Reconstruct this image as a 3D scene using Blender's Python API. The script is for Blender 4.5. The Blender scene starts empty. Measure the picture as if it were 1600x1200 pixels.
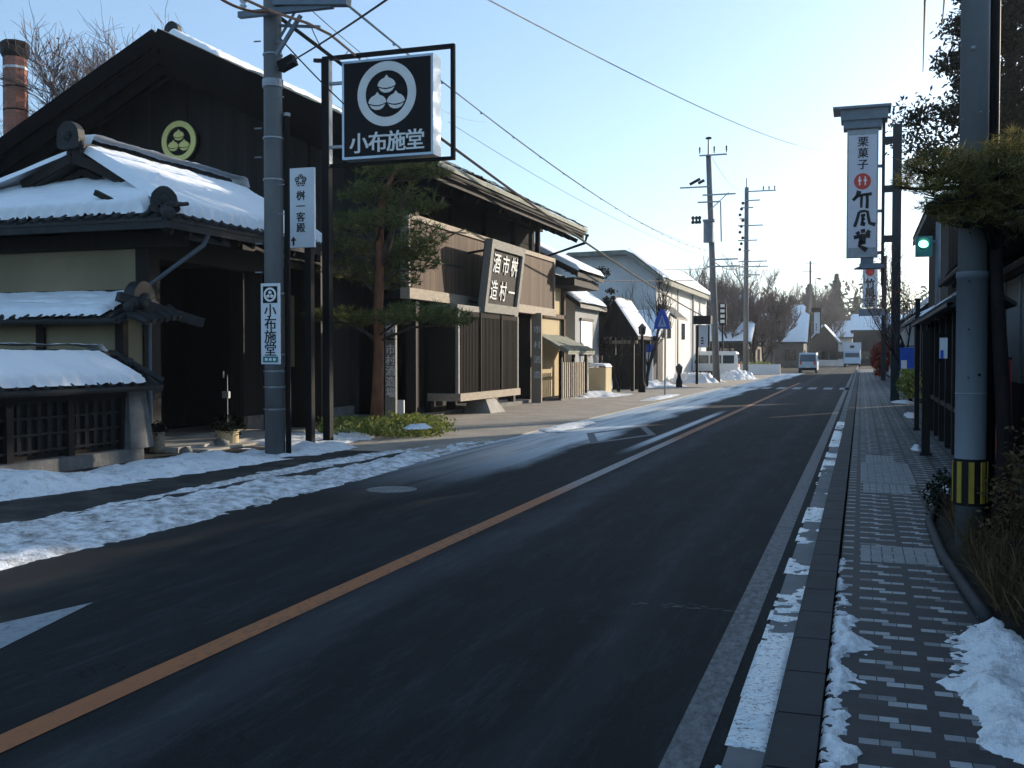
import bpy, math, random
from mathutils import Vector, Matrix, noise, Euler
R = math.radians
random.seed(7)
scene = bpy.context.scene
COL = scene.collection
# ------------------------------------------------------------------ camera
CAM_H, FPX, YAW, PITCH = 1.6, 1620.0, R(18.6), R(1.59)
cam_d = bpy.data.cameras.new('camera'); cam = bpy.data.objects.new('camera', cam_d); COL.objects.link(cam)
cam.location = (0, 0, CAM_H); cam.rotation_euler = (R(90) - PITCH, 0, YAW)
cam_d.sensor_width = 36; cam_d.lens = FPX / 1600 * 36; cam_d.clip_end = 3000; cam_d.clip_start = .05
scene.camera = cam
# ------------------------------------------------------------------ sky, sun, exposure
SUN_AZ, SUN_EL = R(30), R(13.0)          # azimuth to the right of the road, elevation
SKY_STRENGTH, SUN_STRENGTH, EXPOSURE = .15, 5.0, 0.62
world = bpy.data.worlds.new('World'); scene.world = world; world.use_nodes = True
wn = world.node_tree.nodes; wl = world.node_tree.links
bg = wn['Background']; sky = wn.new('ShaderNodeTexSky'); sky.sky_type = 'NISHITA'; sky.sun_disc = False
sky.sun_elevation = SUN_EL; sky.sun_rotation = SUN_AZ; sky.air_density = 1.0; sky.air_density = .8; sky.dust_density = 1.1; sky.ozone_density = 2.0
tint = wn.new('ShaderNodeMix'); tint.data_type = 'RGBA'; tint.blend_type = 'MULTIPLY'; tint.inputs[0].default_value = 1
tint.inputs[7].default_value = (.86, .965, 1.04, 1)
pale = wn.new('ShaderNodeMix'); pale.data_type = 'RGBA'; pale.inputs[0].default_value = .22; pale.inputs[7].default_value = (3.6, 4.7, 5.6, 1)   # thin high haze
wl.new(sky.outputs[0], pale.inputs[6]); wl.new(pale.outputs[2], tint.inputs[6]); wl.new(tint.outputs[2], bg.inputs[0]); bg.inputs[1].default_value = SKY_STRENGTH
sd = bpy.data.lights.new('sun', 'SUN'); sd.energy = SUN_STRENGTH; sd.angle = R(.5); sd.color = (1, .86, .68)
sun = bpy.data.objects.new('sun', sd); COL.objects.link(sun)
SUN = Vector((math.sin(SUN_AZ) * math.cos(SUN_EL), math.cos(SUN_AZ) * math.cos(SUN_EL), math.sin(SUN_EL)))
sun.rotation_euler = SUN.to_track_quat('Z', 'Y').to_euler(); sun.location = (20, 40, 30)
vs = scene.view_settings; vs.view_transform = 'Standard'; vs.look = 'None'; vs.exposure = EXPOSURE; vs.gamma = 1
# ------------------------------------------------------------------ helpers
CM = Euler(cam.rotation_euler).to_matrix()
def P(px, py, X=None, Y=None, Z=None):
    """world point seen at a pixel of the 1600 x 1200 photograph, on one given plane (used to measure the place)"""
    d = CM @ Vector((px - 800, 600 - py, -FPX))
    o = Vector((0, 0, CAM_H))
    if X is not None: t = (X - o.x) / d.x
    elif Y is not None: t = (Y - o.y) / d.y
    else: t = (Z - o.z) / d.z
    return o + d * t
ORG = {}
def props(o, label=None, cat=None, group=None, kind=None):
    if label: o['label'] = label
    if cat: o['category'] = cat
    if group: o['group'] = group
    if kind: o['kind'] = kind
    return o
def thing(name, label, cat, loc, group=None, kind=None):
    o = bpy.data.objects.new(name, None); COL.objects.link(o); o.location = loc; o.empty_display_size = .2
    ORG[o.name] = Vector(loc)
    return props(o, label, cat, group, kind)
class MB:
    def __init__(s): s.v = []; s.f = []; s.m = []; s.cur = 0
    def mat(s, i): s.cur = i; return s
    def add(s, vs_, fs):
        n = len(s.v); s.v += [tuple(v) for v in vs_]
        for f in fs: s.f.append([n + i for i in f]); s.m.append(s.cur)
        return s
    def box(s, x0, x1, y0, y1, z0, z1):
        x0, x1 = sorted((x0, x1)); y0, y1 = sorted((y0, y1)); z0, z1 = sorted((z0, z1))
        return s.add([(x0,y0,z0),(x1,y0,z0),(x1,y1,z0),(x0,y1,z0),(x0,y0,z1),(x1,y0,z1),(x1,y1,z1),(x0,y1,z1)],
                     [(3,2,1,0),(4,5,6,7),(0,1,5,4),(1,2,6,5),(2,3,7,6),(3,0,4,7)])
    def hexa(s, b, t):      # bottom four points, top four points (counter-clockwise from above)
        return s.add(list(b) + list(t), [(3,2,1,0),(4,5,6,7),(0,1,5,4),(1,2,6,5),(2,3,7,6),(3,0,4,7)])
    def beam(s, a, b, w, h, up=(0, 0, 1)):
        a = Vector(a); b = Vector(b); d = (b - a).normalized(); up = Vector(up)
        r = d.cross(up)
        if r.length < 1e-4: r = d.cross(Vector((1, 0, 0)))
        r.normalize(); u = r.cross(d)
        q = [(-w/2,-h/2),(w/2,-h/2),(w/2,h/2),(-w/2,h/2)]
        return s.add([a + r*x + u*y for x, y in q] + [b + r*x + u*y for x, y in q],
                     [(0,1,2,3),(7,6,5,4),(4,5,1,0),(5,6,2,1),(6,7,3,2),(7,4,0,3)])
    def tube(s, pts, rad, seg=8, caps=True):
        pts = [Vector(p) for p in pts]; n = len(s.v)
        if not hasattr(rad, '__len__'): rad = [rad] * len(pts)
        prev = None
        for i, p in enumerate(pts):
            d = (pts[min(i+1, len(pts)-1)] - pts[max(i-1, 0)])
            d = d.normalized() if d.length > 1e-9 else Vector((0, 0, 1))
            if prev is None:
                a = d.cross(Vector((0, 0, 1)));
                if a.length < .05: a = d.cross(Vector((1, 0, 0)))
            else: a = prev - d * prev.dot(d)
            a.normalize(); prev = a; b = d.cross(a)
            for k in range(seg):
                t = 2*math.pi*k/seg; s.v.append(tuple(p + (a*math.cos(t) + b*math.sin(t)) * rad[i]))
        for i in range(len(pts)-1):
            for k in range(seg):
                k2 = (k+1) % seg
                s.f.append([n+i*seg+k, n+i*seg+k2, n+(i+1)*seg+k2, n+(i+1)*seg+k]); s.m.append(s.cur)
        if caps:
            s.f.append([n+k for k in range(seg)][::-1]); s.m.append(s.cur)
            m = n+(len(pts)-1)*seg; s.f.append([m+k for k in range(seg)]); s.m.append(s.cur)
        return s
    def cyl(s, x, y, z0, z1, r, r2=None, seg=16): return s.tube([(x,y,z0),(x,y,z1)], [r, r if r2 is None else r2], seg)
    def lathe(s, c, prof, seg=16):      # prof: (radius, z)
        return s.tube([(c[0], c[1], c[2]+z) for r, z in prof], [max(r, .0005) for r, z in prof], seg)
    def ball(s, c, r, sx=1, sy=1, sz=1, seg=10, rings=6, jit=0):
        c = Vector(c); vs_ = []; fs = []
        for i in range(rings+1):
            ph = math.pi*i/rings
            for k in range(seg):
                th = 2*math.pi*k/seg; q = r*(1 + (random.uniform(-jit, jit) if jit else 0))
                vs_.append(c + Vector((q*sx*math.sin(ph)*math.cos(th), q*sy*math.sin(ph)*math.sin(th), q*sz*math.cos(ph))))
        for i in range(rings):
            for k in range(seg):
                k2 = (k+1) % seg; fs.append((i*seg+k, (i+1)*seg+k, (i+1)*seg+k2, i*seg+k2))
        return s.add(vs_, fs)
    def plate(s, F, poly, w0, w1):      # polygon (u,v) in frame F, between depths w0 and w1 along the normal
        n = len(poly); vs_ = [F(u, v, w1) for u, v in poly] + [F(u, v, w0) for u, v in poly]
        fs = [tuple(range(n)), tuple(range(2*n-1, n-1, -1))] + [(i, n+i, n+(i+1) % n, (i+1) % n) for i in range(n)]
        return s.add(vs_, fs)
    def rect(s, F, u0, u1, v0, v1, w0, w1): return s.plate(F, [(u0,v0),(u1,v0),(u1,v1),(u0,v1)], w0, w1)
    def ring(s, F, cu, cv, r0, r1, w0, w1, seg=40):
        for i in range(seg):
            a, b = 2*math.pi*i/seg, 2*math.pi*(i+1)/seg
            s.plate(F, [(cu+r0*math.cos(a),cv+r0*math.sin(a)),(cu+r1*math.cos(a),cv+r1*math.sin(a)),(cu+r1*math.cos(b),cv+r1*math.sin(b)),(cu+r0*math.cos(b),cv+r0*math.sin(b))], w0, w1)
        return s
    def build(s, name, mats, parent=None, smooth=False, org=None):
        if not isinstance(mats, (list, tuple)): mats = [mats]
        if parent is not None: o0 = ORG[parent.name]
        elif org is not None: o0 = Vector(org)
        else:
            xs = [v[0] for v in s.v]; ys = [v[1] for v in s.v]; zs = [v[2] for v in s.v]
            o0 = Vector(((min(xs)+max(xs))/2, (min(ys)+max(ys))/2, min(zs)))
        me = bpy.data.meshes.new(name)
        me.from_pydata([(v[0]-o0.x, v[1]-o0.y, v[2]-o0.z) for v in s.v], [], s.f)
        for m in mats: me.materials.append(m)
        me.polygons.foreach_set('material_index', s.m)
        if smooth: me.polygons.foreach_set('use_smooth', [True]*len(me.polygons))
        me.update()
        o = bpy.data.objects.new(name, me); COL.objects.link(o); ORG[o.name] = o0
        if parent is not None: o.parent = parent
        else: o.location = o0
        return o
def each(mb, name, mats, parent):
    """every connected piece of the builder becomes a part of its own"""
    par = list(range(len(mb.v)))
    def find(a):
        while par[a] != a: par[a] = par[par[a]]; a = par[a]
        return a
    for f in mb.f:
        for b in f[1:]: par[find(b)] = find(f[0])
    groups = {}
    for f, m in zip(mb.f, mb.m): groups.setdefault(find(f[0]), []).append((f, m))
    out = []
    for g in groups.values():
        q = MB(); ix = {}
        for f, m in g:
            ff = []
            for i in f:
                if i not in ix: ix[i] = len(q.v); q.v.append(mb.v[i])
                ff.append(ix[i])
            q.f.append(ff); q.m.append(m)
        out.append(q.build(name, mats, parent))
    return out
class Fr:       # a drawing plane: origin, right, up
    def __init__(s, o, r, u): s.o = Vector(o); s.r = Vector(r).normalized(); s.u = Vector(u).normalized(); s.n = s.r.cross(s.u)
    def __call__(s, a, b, c=0): return s.o + s.r*a + s.u*b + s.n*c
def front(x, y, z): return Fr((x, y, z), (1, 0, 0), (0, 0, 1))      # faces the camera (-Y)
def side(x, y, z): return Fr((x, y, z), (0, 1, 0), (0, 0, 1))       # faces the road (+X) from the left side
def txt(mb, F, body, size, cu, cv, w0, w1, bold=0.0, sx=1.0):
    if bold:
        for i, (dx, dy) in enumerate(((-.55,-.25),(.55,-.25),(-.55,.25),(.55,.25))): txt(mb, F, body, size, cu+dx*bold*size*1.3, cv+dy*bold*size*1.3, w0, w1+.0004*i, 0, sx)
        return mb
    """glyphs centred at (cu, cv); converted to plain mesh"""
    c = bpy.data.curves.new('t', 'FONT'); c.body = body; c.size = 1; c.offset = bold; c.resolution_u = 3
    o = bpy.data.objects.new('t', c); COL.objects.link(o)
    me = bpy.data.meshes.new_from_object(o.evaluated_get(bpy.context.evaluated_depsgraph_get()))
    bpy.data.objects.remove(o); bpy.data.curves.remove(c)
    if not me.vertices: return mb
    xs = [v.co.x for v in me.vertices]; ys = [v.co.y for v in me.vertices]
    mx, my = (min(xs)+max(xs))/2, (min(ys)+max(ys))/2
    if len(body) == 1: my = .36
    tri = [tuple(p.vertices) for p in me.polygons]
    mb.add([F(cu+(v.co.x-mx)*size*sx, cv+(v.co.y-my)*size, w1) for v in me.vertices], tri)
    edges = {}
    for f in tri:
        for a, b in zip(f, f[1:] + f[:1]):
            edges[(a, b)] = 1
    n = len(mb.v) - len(me.vertices)
    low = len(mb.v); mb.v += [tuple(F(cu+(v.co.x-mx)*size*sx, cv+(v.co.y-my)*size, w0)) for v in me.vertices]
    for (a, b) in edges:
        if (b, a) not in edges: mb.f.append([n+b, n+a, low+a, low+b]); mb.m.append(mb.cur)
    bpy.data.meshes.remove(me)
    return mb
def vtxt(mb, F, s_, size, cu, top, step, w0, w1, bold=0.0, sx=1.0):
    for i, ch in enumerate(s_): txt(mb, F, ch, size, cu, top - step*(i+.5), w0, w1, bold, sx)
    return mb
def stroke(mb, F, pts, w, w0, w1):
    """brush stroke: list of (u, v[, width factor])"""
    L = [];
    for i in range(len(pts)):
        p = Vector(pts[i][:2]); a = Vector(pts[max(i-1, 0)][:2]); b = Vector(pts[min(i+1, len(pts)-1)][:2])
        d = (b-a).normalized(); n = Vector((-d.y, d.x)); k = pts[i][2] if len(pts[i]) > 2 else 1
        L.append((p + n*w*k/2, p - n*w*k/2))
    for (a, b), (c, d) in zip(L, L[1:]): mb.plate(F, [tuple(a), tuple(b), tuple(d), tuple(c)], w0, w1)
    return mb
def sag(a, b, s_, n=24):
    a = Vector(a); b = Vector(b)
    return [a.lerp(b, i/n) - Vector((0, 0, 4*s_*(i/n)*(1-i/n))) for i in range(n+1)]
# ------------------------------------------------------------------ materials
def nm(name):
    m = bpy.data.materials.new(name); m.use_nodes = True
    return m, m.node_tree.nodes, m.node_tree.links, m.node_tree.nodes['Principled BSDF']
def ramp(n, l, src, stops):
    r = n.new('ShaderNodeValToRGB'); e = r.color_ramp.elements
    e[0].position, e[0].color = stops[0][0], (*stops[0][1], 1); e[1].position, e[1].color = stops[-1][0], (*stops[-1][1], 1)
    for p, c in stops[1:-1]: q = e.new(p); q.color = (*c, 1)
    l.new(src, r.inputs[0]); return r.outputs[0]
def coords(n, l, scale=(1, 1, 1), kind='pos'):
    if kind == 'pos': g = n.new('ShaderNodeNewGeometry').outputs['Position']
    else: g = n.new('ShaderNodeTexCoord').outputs['Object']
    mp = n.new('ShaderNodeMapping'); mp.inputs['Scale'].default_value = scale; l.new(g, mp.inputs[0]); return mp.outputs[0]
def noi(n, l, vec, scale, detail=4, rough=.55):
    t = n.new('ShaderNodeTexNoise'); t.inputs['Scale'].default_value = scale; t.inputs['Detail'].default_value = detail
    t.inputs['Roughness'].default_value = rough; l.new(vec, t.inputs[0]); return t.outputs[0]
def math_(n, l, op, a, b=None, c=None):
    m = n.new('ShaderNodeMath'); m.operation = op
    for i, x in enumerate((a, b, c)):
        if x is None: continue
        if isinstance(x, (int, float)): m.inputs[i].default_value = x
        else: l.new(x, m.inputs[i])
    return m.outputs[0]
def mixc(n, l, f, a, b):
    m = n.new('ShaderNodeMix'); m.data_type = 'RGBA'
    for i, x in ((0, f), (6, a), (7, b)):
        if isinstance(x, (int, float)): m.inputs[i].default_value = x
        elif isinstance(x, tuple): m.inputs[i].default_value = (*x, 1)
        else: l.new(x, m.inputs[i])
    return m.outputs[2]
def bump(n, l, b, h, strength=.3, dist=.02):
    k = n.new('ShaderNodeBump'); k.inputs['Strength'].default_value = strength; k.inputs['Distance'].default_value = dist
    l.new(h, k.inputs['Height']); l.new(k.outputs[0], b.inputs['Normal'])
def plain(name, c1, c2=None, rough=.7, scale=6, stretch=(1, 1, 1), bs=.25, bd=.01, metal=0, spec=.3, dirt=None):
    m, n, l, b = nm(name); c2 = c2 or tuple(x*.65 for x in c1)
    if max(c1) < .13: c1 = tuple(x*.5 for x in c1); c2 = tuple(x*.5 for x in c2); spec = min(spec, .22)
    v = coords(n, l, stretch, 'obj'); t = noi(n, l, v, scale, 5, .6)
    c = ramp(n, l, t, [(.3, c2), (.7, c1)])
    if dirt:
        t2 = noi(n, l, coords(n, l, (1, 1, .35), 'obj'), scale*.35, 3); c = mixc(n, l, ramp(n, l, t2, [(.45, (0,0,0)), (.7, (1,1,1))]), c, dirt)
    l.new(c, b.inputs['Base Color']); b.inputs['Roughness'].default_value = rough; b.inputs['Metallic'].default_value = metal
    b.inputs['Specular IOR Level'].default_value = spec
    if bs: bump(n, l, b, noi(n, l, v, scale*5, 4, .7), bs, bd)
    return m
def boards(name, c1, c2, w=.15, rough=.75, axis='xy', gap=.06, streak=.5, spec=.12):
    """boards with a groove between them, a tone of their own each, and weather streaks along the grain"""
    m, n, l, b = nm(name); g = n.new('ShaderNodeNewGeometry').outputs['Position']
    if max(c1) < .13: c1 = tuple(x*.5 for x in c1); c2 = tuple(x*.5 for x in c2)
    sp = n.new('ShaderNodeSeparateXYZ'); l.new(g, sp.inputs[0])
    u = math_(n, l, 'ADD', sp.outputs[0], sp.outputs[1]) if axis == 'xy' else sp.outputs[2]
    u = math_(n, l, 'DIVIDE', u, w); idx = math_(n, l, 'FLOOR', u); fr = math_(n, l, 'FRACT', u)
    wnn = n.new('ShaderNodeTexWhiteNoise'); wnn.noise_dimensions = '1D'; l.new(idx, wnn.inputs[1])
    st = noi(n, l, coords(n, l, (14, 14, .8) if axis == 'xy' else (1, 1, 14)), 2.2, 5, .65)
    k = math_(n, l, 'ADD', math_(n, l, 'MULTIPLY', wnn.outputs[0], 1-streak), math_(n, l, 'MULTIPLY', st, streak))
    c = ramp(n, l, k, [(.15, c2), (.75, c1)])
    gm = math_(n, l, 'LESS_THAN', fr, gap); c = mixc(n, l, gm, c, tuple(x*.25 for x in c2))
    l.new(c, b.inputs['Base Color']); b.inputs['Roughness'].default_value = rough; b.inputs['Specular IOR Level'].default_value = spec
    h = math_(n, l, 'SUBTRACT', st, math_(n, l, 'MULTIPLY', gm, 2.0)); bump(n, l, b, h, .4, .01)
    return m
def snow_mat(name='snow', dirt=.0, dc=(.20, .19, .18)):
    m, n, l, b = nm(name); v = coords(n, l)
    t = noi(n, l, v, 9, 6, .7)
    c = ramp(n, l, t, [(.3, (.70, .74, .80)), (.6, (.86, .88, .90))])
    if dirt:
        t2 = noi(n, l, v, 5.5, 6, .75)
        c = mixc(n, l, ramp(n, l, t2, [(.56-dirt*.24, (0,0,0)), (.66, (1,1,1))]), c, dc)
    l.new(c, b.inputs['Base Color']); b.inputs['Roughness'].default_value = .75
    b.inputs['Specular IOR Level'].default_value = .3
    h = math_(n, l, 'ADD', noi(n, l, v, 14, 5, .7), math_(n, l, 'MULTIPLY', noi(n, l, v, 60, 3, .6), .5))
    bump(n, l, b, h, .8, .035); return m
M = {}
M['snow'] = snow_mat('snow', .15, (.50, .50, .50)); M['dirty_snow'] = snow_mat('dirty_snow', .6)
M['roof_snow'] = plain('roof_snow', (.87,.89,.91), (.80,.83,.88), .75, 2.5, bs=.25, bd=.03)
M['boards_dark'] = boards('boards_dark', (.070,.062,.060), (.030,.027,.027), .14)
M['boards_brown'] = boards('boards_brown', (.145,.092,.060), (.045,.030,.022), .13, streak=.6)
M['wood_pale'] = plain('wood_pale', (.38,.32,.245), (.22,.18,.135), .75, 4, (8,1,8))
M['wood_grey'] = plain('wood_grey', (.30,.285,.25), (.19,.18,.16), .8, 4, (6,1,6))
M['wood_dark'] = plain('wood_dark', (.045,.036,.032), (.022,.018,.017), .7, 4, (6,6,1))
M['soffit'] = boards('soffit', (.060,.055,.055), (.032,.030,.032), .45)
M['plaster'] = plain('plaster', (.38,.31,.20), (.29,.24,.155), .9, 1.5, bs=.2, dirt=(.26,.22,.14))
M['plaster_beige'] = plain('plaster_beige', (.56,.45,.27), (.47,.38,.23), .9, 2, bs=.15)
M['plaster_white'] = plain('plaster_white', (.80,.79,.76), (.68,.68,.67), .85, 1.2, bs=.1, dirt=(.60,.59,.56))
M['plaster_grey'] = plain('plaster_grey', (.36,.37,.37), (.27,.28,.29), .85, 1.2, (1,1,.4), bs=.1)
M['tile'] = plain('tile', (.062,.068,.072), (.03,.033,.036), .6, 5, bs=.3)
M['tile_moss'] = plain('tile_moss', (.30,.31,.27), (.14,.15,.11), .8, 3, bs=.5, bd=.03)
M['concrete'] = plain('concrete', (.20,.205,.21), (.14,.145,.15), .8, 3, (1,1,.5), bs=.2, dirt=(.10,.105,.11))
M['concrete_dark'] = plain('concrete_dark', (.14,.15,.155), (.10,.105,.11), .85, 3, (1,1,.5), bs=.2, dirt=(.075,.08,.082))
M['stone'] = plain('stone', (.22,.22,.21), (.11,.11,.11), .85, 4, bs=.5, bd=.03)
M['stone_light'] = plain('stone_light', (.42,.40,.36), (.28,.26,.23), .85, 5, bs=.4)
M['metal_black'] = plain('metal_black', (.022,.023,.025), (.014,.015,.017), .7, 6, bs=.08, spec=.1)
M['metal_grey'] = plain('metal_grey', (.30,.32,.34), (.20,.215,.23), .45, 6, bs=.05, metal=.6)
M['steel_dark'] = plain('steel_dark', (.075,.09,.10), (.05,.06,.07), .6, 4, bs=.1, spec=.2)
M['wall_dim'] = plain('wall_dim', (.20,.19,.17), (.12,.115,.11), .9, 1.5, bs=.2, dirt=(.07,.065,.06))
M['metal_blue'] = plain('metal_blue', (.16,.20,.24), (.11,.14,.17), .5, 4, bs=.1, metal=.2)
M['sign_black'] = plain('sign_black', (.013,.015,.022), (.010,.011,.016), .5, 3, bs=0, spec=.1)
M['sign_white'] = plain('sign_white', (.66,.69,.72), (.60,.63,.67), .45, 3, bs=0, spec=.5)
M['letter_white'] = plain('letter_white', (.80,.80,.78), (.72,.72,.70), .5, 8, bs=0)
M['letter_black'] = plain('letter_black', (.02,.02,.03), (.015,.015,.02), .5, 8, bs=0)
M['gold'] = plain('gold', (.95,.84,.30), (.82,.72,.24), .5, 6, bs=.05)
M['red'] = plain('red', (.60,.06,.04), (.5,.045,.03), .5, 6, bs=0)
M['red_dark'] = plain('red_dark', (.30,.02,.02), (.2,.015,.015), .6, 6, bs=.1)
M['teal'] = plain('teal', (.03,.20,.19), (.02,.15,.15), .5, 6, bs=0)
M['blue'] = plain('blue', (.03,.10,.50), (.02,.08,.42), .45, 6, bs=0)
M['yellow'] = plain('yellow', (.36,.26,.03), (.24,.17,.02), .5, 8, bs=.1)
M['rubber'] = plain('rubber', (.02,.02,.02), (.012,.012,.012), .7, 8)
M['bark'] = plain('bark', (.16,.11,.085), (.05,.035,.03), .9, 5, (2,2,.6), bs=.8, bd=.03)
M['bark_red'] = plain('bark_red', (.36,.15,.075), (.15,.065,.04), .9, 5, (2,2,.6), bs=.8, bd=.03)
M['bark_dark'] = plain('bark_dark', (.055,.045,.042), (.025,.02,.02), .9, 5, (2,2,.6), bs=.6, bd=.03)
M['twig'] = plain('twig', (.20,.14,.12), (.11,.08,.07), .9, 5, bs=0)
def leaf(name, cols, rough=.6, trans=.3):
    m, n, l, b = nm(name)
    oi = n.new('ShaderNodeNewGeometry'); v = coords(n, l, (1,1,1), 'obj')
    t = noi(n, l, v, 3.5, 3, .6); k = math_(n, l, 'ADD', math_(n, l, 'MULTIPLY', t, .6), math_(n, l, 'MULTIPLY', oi.outputs['Random Per Island'], .4))
    c = ramp(n, l, k, [(.25 + .5*i/(len(cols)-1), q) for i, q in enumerate(cols)])
    l.new(c, b.inputs['Base Color']); b.inputs['Roughness'].default_value = .8; b.inputs['Specular IOR Level'].default_value = .06
    if trans:
        tl = n.new('ShaderNodeBsdfTranslucent'); ms = n.new('ShaderNodeMixShader'); ms.inputs[0].default_value = trans; l.new(c, tl.inputs[0])
        l.new(b.outputs[0], ms.inputs[1]); l.new(tl.outputs[0], ms.inputs[2]); l.new(ms.outputs[0], n['Material Output'].inputs['Surface'])
    return m
M['needle'] = leaf('needle', [(.045,.065,.025), (.10,.125,.045), (.24,.22,.08)])
M['needle_olive_highlit'] = leaf('needle_olive_highlit', [(.03,.035,.014), (.11,.10,.035), (.42,.34,.12)])  # brightest tone paints the sun's highlights into the needles
M['leaf_dark'] = leaf('leaf_dark', [(.008,.012,.009), (.014,.02,.013), (.03,.036,.02)])
M['leaf_bush'] = leaf('leaf_bush', [(.10,.13,.03), (.22,.25,.07), (.42,.42,.13)])
M['leaf_red'] = leaf('leaf_red', [(.14,.035,.02), (.24,.06,.035), (.30,.11,.05)])
M['leaf_far'] = leaf('leaf_far', [(.05,.065,.05), (.08,.10,.07), (.12,.13,.09)])
def glass(name, c, rough=.08):
    m, n, l, b = nm(name); b.inputs['Base Color'].default_value = (*c, 1); b.inputs['Roughness'].default_value = rough
    b.inputs['Specular IOR Level'].default_value = .8; return m
M['glass'] = glass('glass', (.012,.015,.02)); M['glass_car'] = glass('glass_car', (.02,.04,.05))
M['paint_white'] = plain('paint_white', (.75,.77,.78), (.70,.72,.73), .3, 3, bs=0, spec=.6)
M['paint_silver'] = plain('paint_silver', (.42,.50,.58), (.36,.43,.52), .3, 3, bs=0, metal=.4, spec=.6)
M['brick'] = None
# ------------------------------------------------------------------ ground, road, pavements
def band(n, l, x, a, b, soft=.12):
    """1 between a and b, soft edges"""
    u = n.new('ShaderNodeMapRange'); u.interpolation_type = 'SMOOTHSTEP'; u.inputs[1].default_value = a - soft; u.inputs[2].default_value = a + soft; l.new(x, u.inputs[0])
    v = n.new('ShaderNodeMapRange'); v.interpolation_type = 'SMOOTHSTEP'; v.inputs[1].default_value = b - soft; v.inputs[2].default_value = b + soft; v.inputs[3].default_value = 1; v.inputs[4].default_value = 0; l.new(x, v.inputs[0])
    return math_(n, l, 'MULTIPLY', u.outputs[0], v.outputs[0])
def asphalt():
    m, n, l, b = nm('asphalt'); g = n.new('ShaderNodeNewGeometry').outputs['Position']
    sp = n.new('ShaderNodeSeparateXYZ'); l.new(g, sp.inputs[0]); X, Y = sp.outputs[0], sp.outputs[1]
    wob = noi(n, l, coords(n, l, (.5, .18, 1)), 1.6, 4, .6); Xw = math_(n, l, 'ADD', X, math_(n, l, 'MULTIPLY', math_(n, l, 'SUBTRACT', wob, .5), .9))
    fine = noi(n, l, coords(n, l), 130, 3, .7); mid = noi(n, l, coords(n, l, (1, .35, 1)), 2.2, 5, .6)
    big = noi(n, l, coords(n, l, (1, .5, 1)), .7, 4, .6)
    c = ramp(n, l, math_(n, l, 'ADD', math_(n, l, 'MULTIPLY', fine, .45), math_(n, l, 'MULTIPLY', mid, .55)), [(.3, (.005,.006,.007)), (.55, (.011,.013,.0145)), (.8, (.030,.034,.037))])
    vo = n.new('ShaderNodeTexVoronoi'); vo.inputs['Scale'].default_value = 70; l.new(coords(n, l), vo.inputs[0])      # pale aggregate
    ag = math_(n, l, 'LESS_THAN', vo.outputs['Distance'], .16); wv = n.new('ShaderNodeSeparateXYZ'); l.new(vo.outputs['Color'], wv.inputs[0])
    ag = math_(n, l, 'MULTIPLY', ag, math_(n, l, 'GREATER_THAN', wv.outputs[0], .55)); c = mixc(n, l, math_(n, l, 'MULTIPLY', ag, .55), c, (.085,.09,.10))
    vc = n.new('ShaderNodeTexVoronoi'); vc.feature = 'DISTANCE_TO_EDGE'; vc.inputs['Scale'].default_value = .55
    dv = coords(n, l); ad = n.new('ShaderNodeVectorMath'); ad.operation = 'ADD'; nt = n.new('ShaderNodeTexNoise'); nt.inputs['Scale'].default_value = 3; l.new(dv, nt.inputs[0]); l.new(dv, ad.inputs[0]); l.new(nt.outputs['Color'], ad.inputs[1]); l.new(ad.outputs[0], vc.inputs[0])
    ck = math_(n, l, 'MULTIPLY', math_(n, l, 'LESS_THAN', vc.outputs['Distance'], .006), ramp(n, l, big, [(.5,(0,0,0)), (.56,(1,1,1))])); c = mixc(n, l, math_(n, l, 'MULTIPLY', ck, .8), c, (.004,.004,.005))
    # dried salt drawn out along the wheels' way
    salt = noi(n, l, coords(n, l, (2.4, .30, 1)), 2.6, 9, .82)
    sm = math_(n, l, 'MULTIPLY', ramp(n, l, salt, [(.50, (0,0,0)), (.68, (1,1,1))]), .40)
    c = mixc(n, l, sm, c, (.06,.065,.075))
    sb = band(n, l, Xw, -3.15, -2.75, .18); c = mixc(n, l, math_(n, l, 'MULTIPLY', sb, math_(n, l, 'MULTIPLY', salt, .55)), c, (.09,.10,.115))
    rut = band(n, l, Xw, -1.45, -1.2, .12); c = mixc(n, l, math_(n, l, 'MULTIPLY', rut, .12), c, (.10,.11,.12))
    # wet meltwater strip by the left edge, brown grit in it
    wet = math_(n, l, 'MULTIPLY', band(n, l, Xw, -6.3, -5.25, .25), band(n, l, Y, 3.0, 17.5, 2))
    c = mixc(n, l, math_(n, l, 'MULTIPLY', wet, .7), c, (.014,.011,.008))
    grit = math_(n, l, 'MULTIPLY', band(n, l, Xw, -5.6, -4.9, .3), math_(n, l, 'MULTIPLY', band(n, l, Y, 2, 22, 3), ramp(n, l, mid, [(.45,(0,0,0)), (.65,(1,1,1))])))
    c = mixc(n, l, math_(n, l, 'MULTIPLY', grit, .55), c, (.055,.045,.035))
    # frozen film further on, its sky sheen partly painted in as pale blue
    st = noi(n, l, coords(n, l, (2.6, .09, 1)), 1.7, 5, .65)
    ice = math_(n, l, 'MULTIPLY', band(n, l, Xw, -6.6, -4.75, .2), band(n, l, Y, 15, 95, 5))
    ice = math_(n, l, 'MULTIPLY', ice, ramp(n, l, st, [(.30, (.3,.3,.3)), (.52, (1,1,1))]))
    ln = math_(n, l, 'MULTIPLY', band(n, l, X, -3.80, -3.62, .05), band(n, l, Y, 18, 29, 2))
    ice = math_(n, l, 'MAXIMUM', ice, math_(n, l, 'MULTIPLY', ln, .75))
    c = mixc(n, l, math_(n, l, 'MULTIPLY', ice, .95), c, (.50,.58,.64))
    l.new(c, b.inputs['Base Color']); b.inputs['Specular IOR Level'].default_value = .12
    l.new(math_(n, l, 'MULTIPLY_ADD', ice, .5, .12), b.inputs['Specular IOR Level'])
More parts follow.
